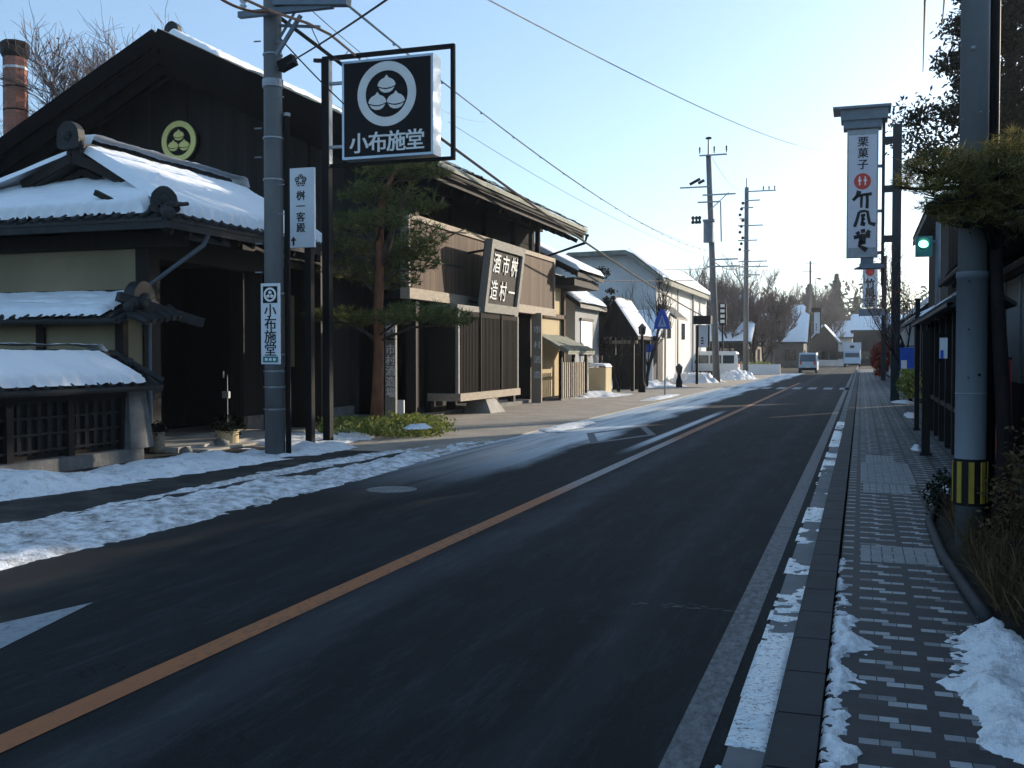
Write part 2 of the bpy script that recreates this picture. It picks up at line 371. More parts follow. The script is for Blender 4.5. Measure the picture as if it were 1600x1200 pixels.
    r = math_(n, l, 'SUBTRACT', .82, math_(n, l, 'MULTIPLY', ice, .42)); r = math_(n, l, 'SUBTRACT', r, math_(n, l, 'MULTIPLY', wet, .25))
    l.new(r, b.inputs['Roughness']); bump(n, l, b, fine, .5, .006); return m
def paint(name, col, col2, cover=.5, yband=None):
    """worn road paint: base asphalt shows through"""
    m, n, l, b = nm(name); g = n.new('ShaderNodeNewGeometry').outputs['Position']
    sp = n.new('ShaderNodeSeparateXYZ'); l.new(g, sp.inputs[0])
    f = noi(n, l, coords(n, l, (1, .5, 1)), 22, 6, .8); f2 = noi(n, l, coords(n, l, (1, .3, 1)), 1.3, 3)
    k = math_(n, l, 'ADD', math_(n, l, 'MULTIPLY', f, .7), math_(n, l, 'MULTIPLY', f2, .3))
    c0 = ramp(n, l, f2, [(.3, col2), (.7, col)])
    if yband: c0 = mixc(n, l, math_(n, l, 'MULTIPLY', band(n, l, sp.outputs[1], *yband, 1.2), .85), c0, (.26,.27,.28))
    c = mixc(n, l, ramp(n, l, k, [(cover-.12, (1,1,1)), (cover+.03, (.25,.25,.25)), (cover+.1, (0,0,0))]), (.022,.023,.026), c0)
    l.new(c, b.inputs['Base Color']); b.inputs['Roughness'].default_value = .7; bump(n, l, b, f, .3, .004); return m
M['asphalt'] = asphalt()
M['line_orange'] = paint('line_orange', (.34,.115,.022), (.26,.085,.02), .62, (12.0, 19.5))
M['line_white'] = paint('line_white', (.20,.21,.23), (.10,.11,.12), .52)
M['mark_white'] = paint('mark_white', (.26,.30,.33), (.18,.21,.24), .62)
M['mark_worn'] = paint('mark_worn', (.17,.19,.21), (.1,.11,.12), .54)
M['earth'] = plain('earth', (.055,.045,.035), (.028,.023,.018), .95, 6, bs=.8, bd=.04)
M['asphalt_path'] = plain('asphalt_path', (.045,.046,.05), (.026,.027,.03), .8, 5, bs=.5, bd=.006, dirt=(.07,.065,.055))
M['kerb'] = plain('kerb', (.075,.08,.085), (.045,.048,.052), .75, 5, bs=.3, bd=.006, dirt=(.04,.042,.045))
def paving():
    m, n, l, b = nm('paving_left'); v = coords(n, l)
    br = n.new('ShaderNodeTexBrick'); l.new(v, br.inputs[0]); br.inputs['Scale'].default_value = 1.0
    br.inputs['Brick Width'].default_value = .6; br.inputs['Row Height'].default_value = .3; br.inputs['Mortar Size'].default_value = .008
    br.inputs[1].default_value = (.38,.33,.27,1); br.inputs[2].default_value = (.32,.28,.235,1); br.inputs[3].default_value = (.16,.14,.12,1)
    t = noi(n, l, v, 1.2, 5, .65); c = mixc(n, l, ramp(n, l, t, [(.42,(0,0,0)), (.7,(.8,.8,.8))]), br.outputs[0], (.2,.18,.16))
    l.new(c, b.inputs['Base Color']); b.inputs['Roughness'].default_value = .85; bump(n, l, b, noi(n, l, v, 30, 4, .7), .3, .01); return m
M['paving_left'] = paving()
def brick_walk():
    """dark paving bricks with stepped courses of pale ones"""
    m, n, l, b = nm('brick_walk'); g = n.new('ShaderNodeNewGeometry').outputs['Position']
    sp = n.new('ShaderNodeSeparateXYZ'); l.new(g, sp.inputs[0]); X, Y = sp.outputs[0], sp.outputs[1]
    RW, BW = .070, .080
    r = math_(n, l, 'DIVIDE', Y, RW); ri = math_(n, l, 'FLOOR', r); rf = math_(n, l, 'FRACT', r)
    off = math_(n, l, 'MULTIPLY', math_(n, l, 'FLOORED_MODULO', ri, 2), .5)
    q = math_(n, l, 'ADD', math_(n, l, 'DIVIDE', X, BW), off); ci = math_(n, l, 'FLOOR', q); cf = math_(n, l, 'FRACT', q)
    k = math_(n, l, 'ADD', ri, math_(n, l, 'FLOOR', math_(n, l, 'DIVIDE', math_(n, l, 'SUBTRACT', q, math_(n, l, 'MULTIPLY', ri, 0)), 2)))
    pale = math_(n, l, 'LESS_THAN', math_(n, l, 'FLOORED_MODULO', k, 4), 1)
    cv = n.new('ShaderNodeCombineXYZ'); l.new(ri, cv.inputs[0]); l.new(ci, cv.inputs[1]); w = n.new('ShaderNodeTexWhiteNoise'); w.noise_dimensions = '2D'; l.new(cv.outputs[0], w.inputs[0])
    v = coords(n, l); t = noi(n, l, v, 3, 4); t2 = noi(n, l, v, 60, 3)
    dk = ramp(n, l, w.outputs[0], [(0, (.006,.007,.008)), (1, (.016,.017,.020))])
    pl = ramp(n, l, math_(n, l, 'ADD', math_(n, l, 'MULTIPLY', w.outputs[0], .5), math_(n, l, 'MULTIPLY', t, .5)), [(.25, (.13,.14,.15)), (.65, (.42,.45,.47))])
    c = mixc(n, l, pale, dk, pl)
    gap = math_(n, l, 'MAXIMUM', math_(n, l, 'LESS_THAN', rf, .10), math_(n, l, 'LESS_THAN', cf, .06))
    c = mixc(n, l, gap, c, (.007,.007,.008)); c = mixc(n, l, math_(n, l, 'MULTIPLY', t2, .4), c, (.012,.012,.014))
    l.new(c, b.inputs['Base Color']); b.inputs['Roughness'].default_value = .7
    bump(n, l, b, math_(n, l, 'SUBTRACT', math_(n, l, 'MULTIPLY', t2, .5), gap), .5, .006); return m
M['brick_walk'] = brick_walk()
M['slab'] = plain('slab', (.30,.31,.315), (.20,.205,.21), .8, 6, bs=.3)
XE, XL = -.50, -6.45            # right and left edge of the carriageway
def sheet(name, mat, x0, x1, y0, y1, z, kind='structure', parent=None, **k):
    nx = 1; mb = MB(); ny = 1
    mb.add([(x0,y0,z),(x1,y0,z),(x1,y1,z),(x0,y1,z)], [(0,1,2,3)])
    return props(mb.build(name, mat, org=(0, 0, 0)), kind=kind)
sheet('ground', M['earth'], -900, 900, -60, 1800, -.03)
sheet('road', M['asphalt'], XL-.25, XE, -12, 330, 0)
sheet('left_pavement', M['asphalt_path'], -15, XL-.25, -12, 15.5, .012)
mb = MB(); mb.box(-14, XL, 15.5, 52, -.02, .02); mb.box(-14, XL+.2, 52, 95, -.02, .018)
props(mb.build('left_paving', M['paving_left']), kind='structure')
mb = MB(); mb.box(-60, -14, 15.5, 200, -.02, .006); props(mb.build('yard_ground', M['asphalt_path']), kind='structure')
# right: gutter, kerb, sidewalk
mb = MB(); mb.box(XE, -.33, -6, 200, -.03, .006); props(mb.build('gutter', M['concrete']), kind='structure')
mb = MB(); y = -4.0
while y < 120:
    L = .6 if y < 30 else 3; q = .008
    mb.add([(-.33,y+q,-.02),(-.145,y+q,-.02),(-.145,y+L-q,-.02),(-.33,y+L-q,-.02),(-.33,y+q,.10),(-.33,y+L-q,.10),(-.312,y+q,.12),(-.312,y+L-q,.12),(-.145,y+q,.12),(-.145,y+L-q,.12)],
           [(0,3,5,4),(4,5,7,6),(6,7,9,8),(1,8,9,2),(0,4,6,8,1),(3,2,9,7,5)]); y += L
props(mb.build('kerb', M['kerb']), kind='structure')
mb = MB(); mb.box(-.125, 1.75, -4, 120, -.02, .095); props(mb.build('sidewalk', M['brick_walk']), kind='structure')
# pale slabs let into the sidewalk
def slabs():
    mb = MB()
    for (a, b, x0, x1) in ((851, 876, 1345, 1468), (755, 769, 1349, 1425), (722, 754, 1345, 1432), (711, 722, 1353, 1398)):
        p = P(x0, b, Z=.1); q = P(x0, a, Z=.1); r_ = P(x1, b, Z=.1); n_ = 7
        for i in range(n_):
            xa = p.x + (r_.x-p.x)*i/n_; xb = p.x + (r_.x-p.x)*(i+1)/n_ - .008
            mb.box(xa, xb, p.y, q.y, .093, .0995)
            if a == 722:
                for k in range(9):
                    yy = p.y + (q.y-p.y)*(k+.3)/9; mb.box(xa+.01, xb-.01, yy, yy+(q.y-p.y)/22, .0995, .104)
    return props(mb.build('paving_slabs', M['slab']), kind='structure')
slabs()
# painted markings
def flat(name, mat, polys, z=.004):
    mb = MB()
    for p in polys: mb.add([(x, y, z) for x, y in p], [tuple(range(len(p)))])
    o = mb.build(name, mat, org=(0, 0, 0)); return props(o, kind='structure')
flat('centre_line', M['line_orange'], [[(-3.42,-8),(-3.26,-8),(-3.26,62),(-3.42,62)]])
flat('edge_line', M['line_white'], [[(-.73,-8),(-.58,-8),(-.58,90),(-.73,90)]])
flat('arrow_marking', M['mark_white'], [[(-4.69,5.45),(-5.06,4.0),(-4.80,4.0),(-4.80,1.2),(-4.56,1.2),(-4.56,4.0),(-4.32,4.0)]])
def diamond(cx, cy, w, h, t):
    o_ = [(cx+w,cy),(cx,cy+h),(cx-w,cy),(cx,cy-h)]; k = 1 - t/w; i_ = [(cx+w*k,cy),(cx,cy+h*k),(cx-w*k,cy),(cx,cy-h*k)]
    return [[o_[j], o_[(j+1) % 4], i_[(j+1) % 4], i_[j]] for j in range(4)]
flat('diamond_marking', M['mark_worn'], diamond(-4.6, 20.6, .72, 2.5, .16))
cw = []
for i in range(8): cw.append([(-6.0+i*.72,50.5),(-5.62+i*.72,50.5),(-5.62+i*.72,53.5),(-6.0+i*.72,53.5)])
flat('crosswalk_marking', M['mark_white'], cw)
# ------------------------------------------------------------------ snow
def nz(x, y, s=1.0, z=0.0): return noise.fractal(Vector((x*s, y*s, z)), 1.0, 2.1, 4)
def snow_field(name, label, xs, ys, f, mat, base=0.0):
    mb = MB(); nx, ny = len(xs), len(ys); H = [[f(x, y) for x in xs] for y in ys]; idx = {}
    for j in range(ny-1):
        for i in range(nx-1):
            q = [(j,i),(j,i+1),(j+1,i+1),(j+1,i)]
            if max(H[a][b_] for a, b_ in q) <= 0: continue
            f_ = []
            for a, b_ in q:
                if (a, b_) not in idx:
                    idx[(a, b_)] = len(mb.v); h = H[a][b_]; mb.v.append((xs[b_], ys[a], base + (h if h > 0 else max(h, -.012))))
                f_.append(idx[(a, b_)])
            mb.f.append(f_); mb.m.append(0)
    if not mb.v: return None
    o = mb.build(name, mat, smooth=True, org=(0, 0, 0)); return props(o, label, 'snow', kind='stuff')
def lin(a, b, n): return [a + (b-a)*i/n for i in range(n+1)]
def interp(t, tab):
    if t <= tab[0][0]: return tab[0][1]
    for (a, u), (b, v) in zip(tab, tab[1:]):
        if t <= b: return u + (v-u)*(t-a)/(b-a)
    return tab[-1][1]
def left_band(x, y):
    lo = interp(y, [(2,-8.2),(5,-7.95),(8,-7.65),(14,-7.75),(17,-7.2),(21,-6.75)])
    hi = interp(y, [(2,-6.05),(5,-6.05),(8,-6.0),(12,-6.05),(16,-6.35),(21,-6.25)])
    e = min(x-lo, hi-x); n1 = nz(x, y*.6, 1.6); n2 = nz(x, y*.5, 6, 3)
    gap = max(0, .16 - abs(x - interp(y, [(5,-7.6),(10,-7.25),(14,-7.0),(22,-6.7)]) + n1*.25)) * interp(y, [(8,0),(10,1.2),(20,1.8)])
    fade = interp(y, [(2,1),(16,.9),(22,.1)])
    h = (min(e*.22, .05)*(.9+.7*n1) + .026*n2 + .012*nz(x, y, 13, 6) - gap - .006)*fade + (-.03 if e < 0 else 0)
    return h - interp(y, [(16,0),(22,.02),(24,.1)])
snow_field('snow_strip', 'trodden grey snow lying in a long strip along the left road edge', lin(-8.5, -5.75, 70), lin(2.0, 23, 380), left_band, M['dirty_snow'])
def back_bank(x, y):
    fx = interp(y, [(3,-9.2),(8,-9.0),(10,-8.6),(13,-8.3),(17,-8.0)]); bx = interp(y, [(3,-10.3),(10,-10.1),(13,-10.0),(17,-8.9)])
    e = min(x-bx, fx-x); n1 = nz(x*.5, y, 1.1, 9); n2 = nz(x, y, 4, 2)
    return min(e*.7, .26)*(.65+.9*n1+.12*math.sin(y*2.1))*interp(y, [(5,1),(9,.8),(13,.5)]) + .03*n2 + (-.05 if e < 0 else -.01) - interp(y, [(16,0),(17.5,.3)])
snow_field('snow_bank', 'clean shovelled snow heaped in a low bank before the slatted fence', lin(-10.6, -7.7, 60), lin(4, 17.6, 260), back_bank, M['snow'], .012)
def patch(px, py, rx, ry, hh, seed=0, z0=0.0, s=2.2):
    c = P(px, py, Z=z0)
    def f(x, y):
        e = 1 - math.hypot((x-c.x)/rx, (y-c.y)/ry) + .38*nz(x, y, s, seed)
        return min(e, .55)*hh*(1+.4*nz(x, y, 5, seed+4)) - .004
    return c, f
def patch_obj(label, px, py, rx, ry, hh, seed=0, z0=0.0, n=(44, 60), s=2.2, mat='snow', name='snow_patch'):
    c, f = patch(px, py, rx, ry, hh, seed, z0, s)
    return snow_field(name, label, lin(c.x-rx*1.5, c.x+rx*1.5, n[0]), lin(c.y-ry*1.5, c.y+ry*1.5, n[1]), f, M[mat], z0)
patch_obj('small snow patch beside the concrete pole before the gate', 330, 722, .55, 1.3, .14, 1)
patch_obj('snow edging the bush behind the black sign post', 500, 684, 1.0, 1.9, .16, 5, .02)
patch_obj('snow heap at the foot of the pruned dark tree', 915, 618, 1.5, 2.6, .3, 8, .02)
patch_obj('melting snow crust on the sunlit paving edge', 893, 665, .35, 2.0, .07, 3, .02)
patch_obj('thin snow line under the blue crossing sign', 1035, 621, .35, 3.2, .10, 6, .02)
patch_obj('snow heap behind the lamp posts in the parking lot', 985, 603, 2.4, 3.5, .5, 12, .02)
patch_obj('tall shovelled snow pile at the foot of the transformer pole', 1085, 597, 1.4, 2.6, .9, 14, .02, name='snow_pile')
patch_obj('shovelled snow pile in front of the white minivan', 1150, 592, 1.2, 2.6, .9, 19, .02, name='snow_pile')
# gutter slush and ice
m_, n, l, b = nm('ice'); v = coords(n, l); t = noi(n, l, v, 26, 6, .75); t2 = noi(n, l, v, 3, 4)
c = ramp(n, l, t, [(.3, (.40,.48,.54)), (.6, (.66,.74,.78))]); c = mixc(n, l, ramp(n, l, noi(n, l, v, 40, 3, .8), [(.55,(0,0,0)), (.62,(1,1,1))]), c, (.06,.065,.07))
l.new(c, b.inputs['Base Color']); l.new(math_(n, l, 'MULTIPLY_ADD', t2, .6, .1), b.inputs['Roughness']); b.inputs['Specular IOR Level'].default_value = .5; bump(n, l, b, t, .35, .01); M['ice'] = m_
def gut(x, y):
    e = min(x+.515, -.335-x); k = nz(x, y*.7, 1.3, 30)
    cov = interp(y, [(0,.75),(1.6,.6),(2.2,.95),(3.3,.8),(3.45,-.6),(4.15,-.5),(4.3,.7),(6.0,.4),(6.6,-.1),(12,-.15),(16,-.25),(30,-.3)])
    return min(.012, (cov + .9*k + .5*nz(x, y, 8, 5))*.02)*min(1, e*30) + .002*k - (.05 if e < -.002 else 0)
snow_field('gutter_ice', 'refrozen snow and ice in the concrete gutter beside the right kerb', lin(-.53, -.32, 14), lin(.8, 26, 700), gut, M['ice'], .007)
def kerb_snow(x, y):
    w = interp(y, [(0,.15),(2.5,.17),(3.3,.16),(3.9,.07),(5.4,.10),(6.0,.16),(6.4,.03),(7.5,0)])
    e = min(x+.14, -.13+w-x+.10*nz(x, y, 3.1, 7)); return min(e*.4, .035)*(1+.5*nz(x, y, 6, 1)) + .026*nz(x, y, 14, 4) - (.03 if x < -.135 else 0) - .004
snow_field('kerb_snow', 'crumbling snow ridge lying on the sidewalk against the kerb', lin(-.16, .3, 44), lin(1.2, 8, 420), kerb_snow, M['snow'], .095)
def soil_snow(x, y):
    lo = interp(y, [(2.8,1.05),(3.6,.72),(4.3,.5),(5.1,.42),(6,.5),(6.6,.7)]); hi = interp(y, [(3,2.2),(4.4,1.9),(5,.95),(6.2,.8)])
    e = min(x-lo+.09*nz(x, y, 3, 3), hi-x, y-3.55+.1*nz(x, y, 3, 8), 6.3-y); return min(e*.6, .085)*(.8+.9*nz(x, y, 3.2, 6)) + .022*nz(x, y, 12, 2) + .012*nz(x, y, 30, 5) - .004
snow_field('snow_heap', 'loose blue-white snow spilled over the pavers below the near utility pole', lin(.3, 2.2, 90), lin(3.2, 6.6, 150), soil_snow, M['snow'], .096)
0 and patch_obj('snow film on the far sidewalk pavers near the kerb', 1352, 690, .07, 2.4, .04, 21, .097, s=3.5)
patch_obj('snow clump beside the dark sidewalk post', 1432, 702, .09, .35, .12, 22, .097)
patch_obj('snow left along the sidewalk near the shop eaves', 1422, 650, .16, 1.0, .14, 23, .097)
patch_obj('snow lump against the sheathed pole foot', 1476, 772, .10, .2, .14, 24, .097)
patch_obj('snow by the tall signpost base', 1410, 629, .3, .8, .12, 25, .097)

# scuffed thermoplastic flecks and a round cover in the lane
r2 = random.Random(3); c_ = P(1060, 948, Z=0); mb = MB()
for i in range(34):
    x = c_.x + r2.gauss(0,.16); y = c_.y + r2.gauss(0,.03); s_ = r2.uniform(.006,.03)
    mb.add([(x,y,.003),(x+s_*2,y+s_*.1,.003),(x+s_*1.7,y+s_*.4,.003),(x-s_*.2,y+s_*.35,.003)], [(0,1,2,3)])
props(mb.build('paint_flecks', M['mark_worn'], org=(0,0,0)), kind='structure')
mc = P(612, 765, Z=0); mb = MB(); mb.tube([(mc.x,mc.y,-.01),(mc.x,mc.y,.004)], .3, 28)
o = mb.build('manhole_cover', M['stone']); props(o, 'round worn manhole cover in the left lane near the snow strip', 'manhole cover')
mb = MB()
for i in range(14):
    a = i*.449; mb.box(mc.x+.2*math.cos(a)-.02, mc.x+.2*math.cos(a)+.02, mc.y+.2*math.sin(a)-.02, mc.y+.2*math.sin(a)+.02, .004, .008)
ORG[o.name] = ORG[o.name]; each(mb, 'stud', M['metal_grey'], o)
# ------------------------------------------------------------------ roofs
M['dark_shade_wood'] = boards('dark_shade_wood', (.013,.012,.014), (.007,.006,.007), .2, spec=.03)  # near-black wood; on the upper wall the eave shade is in its colour
M['lattice'] = boards('lattice', (.030,.022,.020), (.012,.009,.008), .11, spec=.04)
def grid_sheet(mb, a, b, c, d, nu, nv, off):
    """bilinear sheet a-b (bottom edge) c-d (top edge above a,b); off(u, v) lifts along the normal"""
    a, b, c, d = map(Vector, (a, b, c, d)); n = (b-a).cross(c-a).normalized(); i0 = len(mb.v)
    if n.z < 0: n = -n
    for j in range(nv+1):
        for i in range(nu+1):
            u, v = i/nu, j/nv; p = a.lerp(b, u).lerp(c.lerp(d, u), v); mb.v.append(tuple(p + n*off(u, v, p)))
    flip = (b-a).cross(c-a).z < 0
    for j in range(nv):
        for i in range(nu):
            q = [i0+j*(nu+1)+i, i0+j*(nu+1)+i+1, i0+(j+1)*(nu+1)+i+1, i0+(j+1)*(nu+1)+i]
            mb.f.append(q[::-1] if flip else q); mb.m.append(mb.cur)
def snow_on(mb, a, b, c, d, th=.12, nu=60, nv=16, hang=.03, seed=0, edge=.04, bare=None, jag=0):
    """a lying layer of snow with rounded, uneven edges on a roof plane (a-b eave, c-d top)"""
    L = (Vector(b)-Vector(a)).length; H = (Vector(c)-Vector(a)).length
    def off(u, v, p):
        e = min(u*L, (1-u)*L, v*H + hang, 9)
        if jag: e = min(e, v*H + hang - jag*(.5+.5*math.cos(2*math.pi*u*L/.27)) - jag*1.2*abs(nz(p.x, p.y, 1.9, seed+7)))
        w = .5 + .5*nz(p.x+p.z, p.y, 1.2, seed); k = min(1, max(0, e/.14))
        t = th*(.8+.35*w)*(k*(2-k)) + .015*nz(p.x, p.y+p.z, 5, seed+2)*k
        if bare: t -= bare(u, v, p)
        return max(t, -.09 if jag else -.02)
    grid_sheet(mb, a, b, c, d, nu, nv, off)
def eave_tiles(mb, a, b, inn, step=.27, r=.06, length=.35):
    """round cover tiles ending at the eave a-b, running back along inn"""
    a = Vector(a); b = Vector(b); inn = Vector(inn).normalized(); n = int((b-a).length/step)
    for i in range(n+1):
        p = a.lerp(b, (i+.5)/(n+1)); mb.tube([p - inn*.02, p + inn*length], r, 8)
    mb.beam(a + Vector((0,0,-.055)) + inn*.05, b + Vector((0,0,-.055)) + inn*.05, .12, .05)
def ridge_end(mb, c, r, facing, t=.16):
    """onigawara: a thick round-shouldered end tile with a boss"""
    F = Fr(c, Vector((-facing[1], facing[0], 0)), (0, 0, 1))
    pl = [(-r,-r*.8),(-r*.7,-r*.9),(r*.7,-r*.9),(r,-r*.8),(r*1.05,-r*.1)] + [(r*math.cos(a)*(.92+.06*math.sin(5*a)), r*.25+r*.95*math.sin(a)) for a in [math.pi*k/10 for k in range(1, 10)]] + [(-r*1.05,-r*.1)]
    mb.plate(F, pl, -t/2, t/2); mb.ball(Vector(c)+Vector(facing)*t*.5+Vector((0,0,r*.1)), r*.42, seg=10); mb.ball(Vector(c)-Vector(facing)*t*.5+Vector((0,0,r*.1)), r*.42, seg=10)
    for sx in (-1, 1): mb.ball(F(sx*r*.95, -r*.55), r*.3)
# ------------------------------------------------------------------ crest with three chestnuts
def crest(mb, F, r, w0, w1, ring_i=0, nut_i=0):
    mb.mat(ring_i).ring(F, 0, 0, r*.72, r, w0, w1, 48); mb.mat(nut_i)
    def nut(cu, cv, s_):
        up = [(-.95,.02)]
        for k in range(0, 13):
            a = math.pi - math.pi*k/12; x = math.cos(a); y = math.sin(a)
            y2 = y*.78; 
            up.append((x*.98, .05+y2)) if abs(x) > .12 else up.append((x*.5, 1.12 - abs(x)*1.2))
        up.append((.95,.02)); up += [(.5,-.14),(0,-.20),(-.5,-.14)]
        up = [(u*s_+cu, v*s_+cv) for u, v in up]
        out = []
        for p in up:
            if not out or (abs(p[0]-out[-1][0])+abs(p[1]-out[-1][1])) > 1e-5: out.append(p)
        mb.plate(F, out[::-1], w0, w1)
        lo = [(-.88,-.12),(-.5,-.26),(0,-.33),(.5,-.26),(.88,-.12),(.62,-.48),(.25,-.66),(-.25,-.66),(-.62,-.48)]
        mb.plate(F, [(u*s_+cu, v*s_+cv) for u, v in lo[::-1]], w0, w1)
    s_ = r*.31; nut(0, r*.24, s_); nut(-s_*1.02, -r*.27, s_); nut(s_*1.02, -r*.27, s_)
    return mb
# ------------------------------------------------------------------ the big brewery hall
RX, RZ, RY0, RY1, EX, SL = -16.7, 9.62, 21.9, 35.6, -9.3, .492
EZ = RZ - SL*(EX-RX)*-1 if False else RZ - SL*(EX-RX)
LXe = RX-(EX-RX)
hall = thing('storehouse', 'huge dark timber hall with a wide gabled roof and gold chestnut crest on its gable', 'building', (-16, 28, 0))
mb = MB(); th = .34
for sx in (1, -1):
    e = RX + sx*(EX-RX)
    a = [(RX,RY0,RZ-th),(e,RY0,EZ-th),(e,RY1,EZ-th),(RX,RY1,RZ-th)]; t = [(x,y,z+th) for x,y,z in a]
    if sx < 0: a = a[::-1]; t = t[::-1]
    mb.hexa(a, t)
roof = mb.build('roof', M['soffit'], hall)
mb = MB()
for sx in (1, -1):      # barge boards in two depths
    e = RX + sx*(EX-RX+.1)
    for k, (dy, dz, w, h) in enumerate(((-.06, -.10, .10, .42), (.10, -.52, .12, .34), (.34, -.80, .14, .26))):
        mb.beam((RX, RY0+dy, RZ+dz), (e, RY0+dy, RZ-SL*(EX-RX+.1)+dz), w, h, (0,0,1))
mb.build('barge_board', M['dark_shade_wood'], roof)
mb = MB()
for y in [RY0+.7+i*.9 for i in range(15)]: mb.beam((RX+5.9, y, RZ-th-SL*5.9-.09), (EX-.15, y, EZ-th-.05), .12, .14)
for x in (RX-5.8, RX-3, RX, RX+3, RX+5.6): mb.beam((x, RY0+.15, RZ-th-SL*abs(x-RX)-.16), (x, 23.5, RZ-th-SL*abs(x-RX)-.16), .22, .26)
each(mb, 'rafter', M['dark_shade_wood'], roof)
mb = MB(); grid_sheet(mb, (EX+.12,RY0,EZ+.03), (EX+.12,RY1,EZ+.03), (RX,RY0,RZ+.03), (RX,RY1,RZ+.03), 110, 40, lambda u,v,p: .06+.035*abs(math.sin(p.y*math.pi/.3))+.05*nz(p.x,p.y,1.7)+ .02*nz(p.x,p.y,6))
mb.box(EX-.05,EX+.14,RY0,RY1,EZ-.06,EZ+.06); grid_sheet(mb, (LXe,RY0,EZ+.03), (LXe,RY1,EZ+.03), (RX,RY0,RZ+.03), (RX,RY1,RZ+.03), 60, 8, lambda u,v,p: .04)
mb.build('roof_tiles', M['tile_moss'], roof)
mb = MB(); snow_on(mb, (RX+1.5,RY0+.3,RZ-SL*1.5+.1), (RX+1.5,RY0+7,RZ-SL*1.5+.1), (RX+.1,RY0+.3,RZ+.1), (RX+.1,RY0+7,RZ+.1), .16, 90, 14, seed=3, bare=lambda u,v,p: .14*max(0, nz(p.x*2,p.y,1.2,3)))
if 0: snow_on(mb, (EX-.2,RY0+2.0,EZ+.13), (EX-.2,RY1-.3,EZ+.13), (EX-3.2,RY0+2.0,EZ+SL*3+.13), (EX-3.2,RY1-.3,EZ+SL*3+.13), .10, 90, 20, seed=5, bare=lambda u,v,p: .09+.12*nz(p.x,p.y,1.3,4))
mb.build('roof_snow', M['roof_snow'], roof, True)
mb = MB(); mb.tube([(RX,RY0+.65,RZ+.12),(RX,RY1-.1,RZ+.12)], .18, 10); mb.box(RX-.2,RX+.2,RY0+.6,RY1-.1,RZ-.1,RZ+.15); ridge_end(mb, (RX, RY0+.62, RZ+.22), .21, (0,-1,0)); ridge_end(mb, (RX, RY1, RZ+.36), .28, (0,1,0))
mb.build('ridge', M['tile'], roof)
GY = 23.35
mb = MB(); F = front(0, GY, 0)
gp = [(-23.6,0),(-10.35,0),(-10.35,RZ-SL*(-10.35-RX)-th+.02),(RX,RZ-th+.02),(-23.6,RZ-SL*(RX+23.6)-th+.02)]
mb.plate(F, gp, -.22, 0); 
mb.build('gable_boards', M['boards_dark'], hall)
mb = MB()
for x in (-10.45,-13.4,-17.0,-20.4): mb.box(x-.13, x+.13, GY-.05, GY-.002, 0, RZ-SL*abs(x-RX)-th-.1)
mb.box(-23.6,-10.36,GY-.07,GY-.052,5.6,5.85); mb.box(-23.6,-10.36,GY-.07,GY-.052,2.6,2.85)
each(mb, 'gable_beam', M['wood_dark'], hall)
c = P(281, 221, Y=GY-.1)
F = front(c.x, GY-.06, c.z); mb = MB(); mb.plate(F, [(.57*math.cos(2*math.pi*k/40), .57*math.sin(2*math.pi*k/40)) for k in range(40)], 0, .06)
cr = mb.build('crest_disc', M['sign_black'], hall); ORG[cr.name] = ORG[hall.name]
mb = MB(); crest(mb, F, .53, .062, .10); mb.build('crest', M['gold'], cr)
# road side wall
WX, FY0, FY1 = -10.6, 22.75, 34.2
mb = MB(); mb.box(-11.2, -11.0, GY+.0, 35.2, 3.1, 6.5); mb.build('upper_shade_wall', M['dark_shade_wood'], hall)  # dark sheet standing in for the shaded recess below the eave
mb = MB()
for y in (24.2, 26.9, 29.6, 32.3, 35.0): mb.box(-10.9, -10.75, y-.08, y+.08, 3.1, EZ+.35)
mb.box(-10.95, -10.72, GY, 35.3, EZ-.02, EZ+.2); each(mb, 'upper_beam', M['dark_shade_wood'], hall)
mb = MB(); mb.box(-10.45, -10.3, FY0, 35.2, 3.22, 4.86); mb.box(-10.9,-10.45,35.05,35.2,3.0,4.86); bf = mb.build('balcony_boards', M['boards_brown'], hall)
mb = MB(); mb.box(-10.47, -10.24, FY0-.03, 35.24, 4.862, 5.0); mb.box(-10.47, -10.22, FY0-.03, 35.24, 2.96, 3.218)
mb.box(-10.46,-10.25,FY0-.02,FY0+.08,3.22,4.86); mb.box(-10.46,-10.25,35.14,35.23,3.22,4.86)
mb.build('balcony_trim', M['wood_pale'], hall)
mb = MB(); mb.box(-10.46,-10.27,FY0,26.4,3.95,4.0); mb.tube([(-10.28,25.0,4.6),(-10.1,25.3,4.78),(-10.0,25.8,4.95),(-10.2,26.6,4.95)], .02, 6)
mb.build('balcony_rail', M['wood_dark'], hall)
mb = MB(); mb.box(-11.9,-11.7,FY0+.6,34.2,0,3.2); mb.box(-11.9,-10.47,34.0,34.2,0,3.2); mb.box(-11.9,-10.47,23.3,35.0,3.0,3.1); mb.box(-11.9,-10.5,GY,GY+.2,0,3.0)
mb.build('ground_floor_wall', M['boards_dark'], hall)
mb = MB()
for y in (23.5, 24.9, 26.4, 29.9, 31.6, 33.4): mb.box(-10.75,-10.55,y-.1,y+.1,0,2.96)
each(mb, 'post', M['wood_dark'], hall)
for y0, y1 in ((23.7,24.7),(25.1,26.2),(30.2,31.4)):
    mb = MB(); mb.box(-11.66,-11.62,y0,y1,.35,2.6); dr = mb.build('window', M['glass'], hall)
    mb = MB(); 
    for yy in (y0, y1): mb.box(-11.68,-11.55,yy-.04,yy+.04,.3,2.65)
    mb.box(-11.68,-11.55,y0-.04,y1+.04,.25,.33); mb.build('frame', M['wood_dark'], dr)
a = P(633, 560, X=-10.9); mb = MB(); mb.box(-10.95,-10.9,a.y-.04,a.y+.04,.2,2.6); mb.build('door_frame', M['metal_grey'], hall)
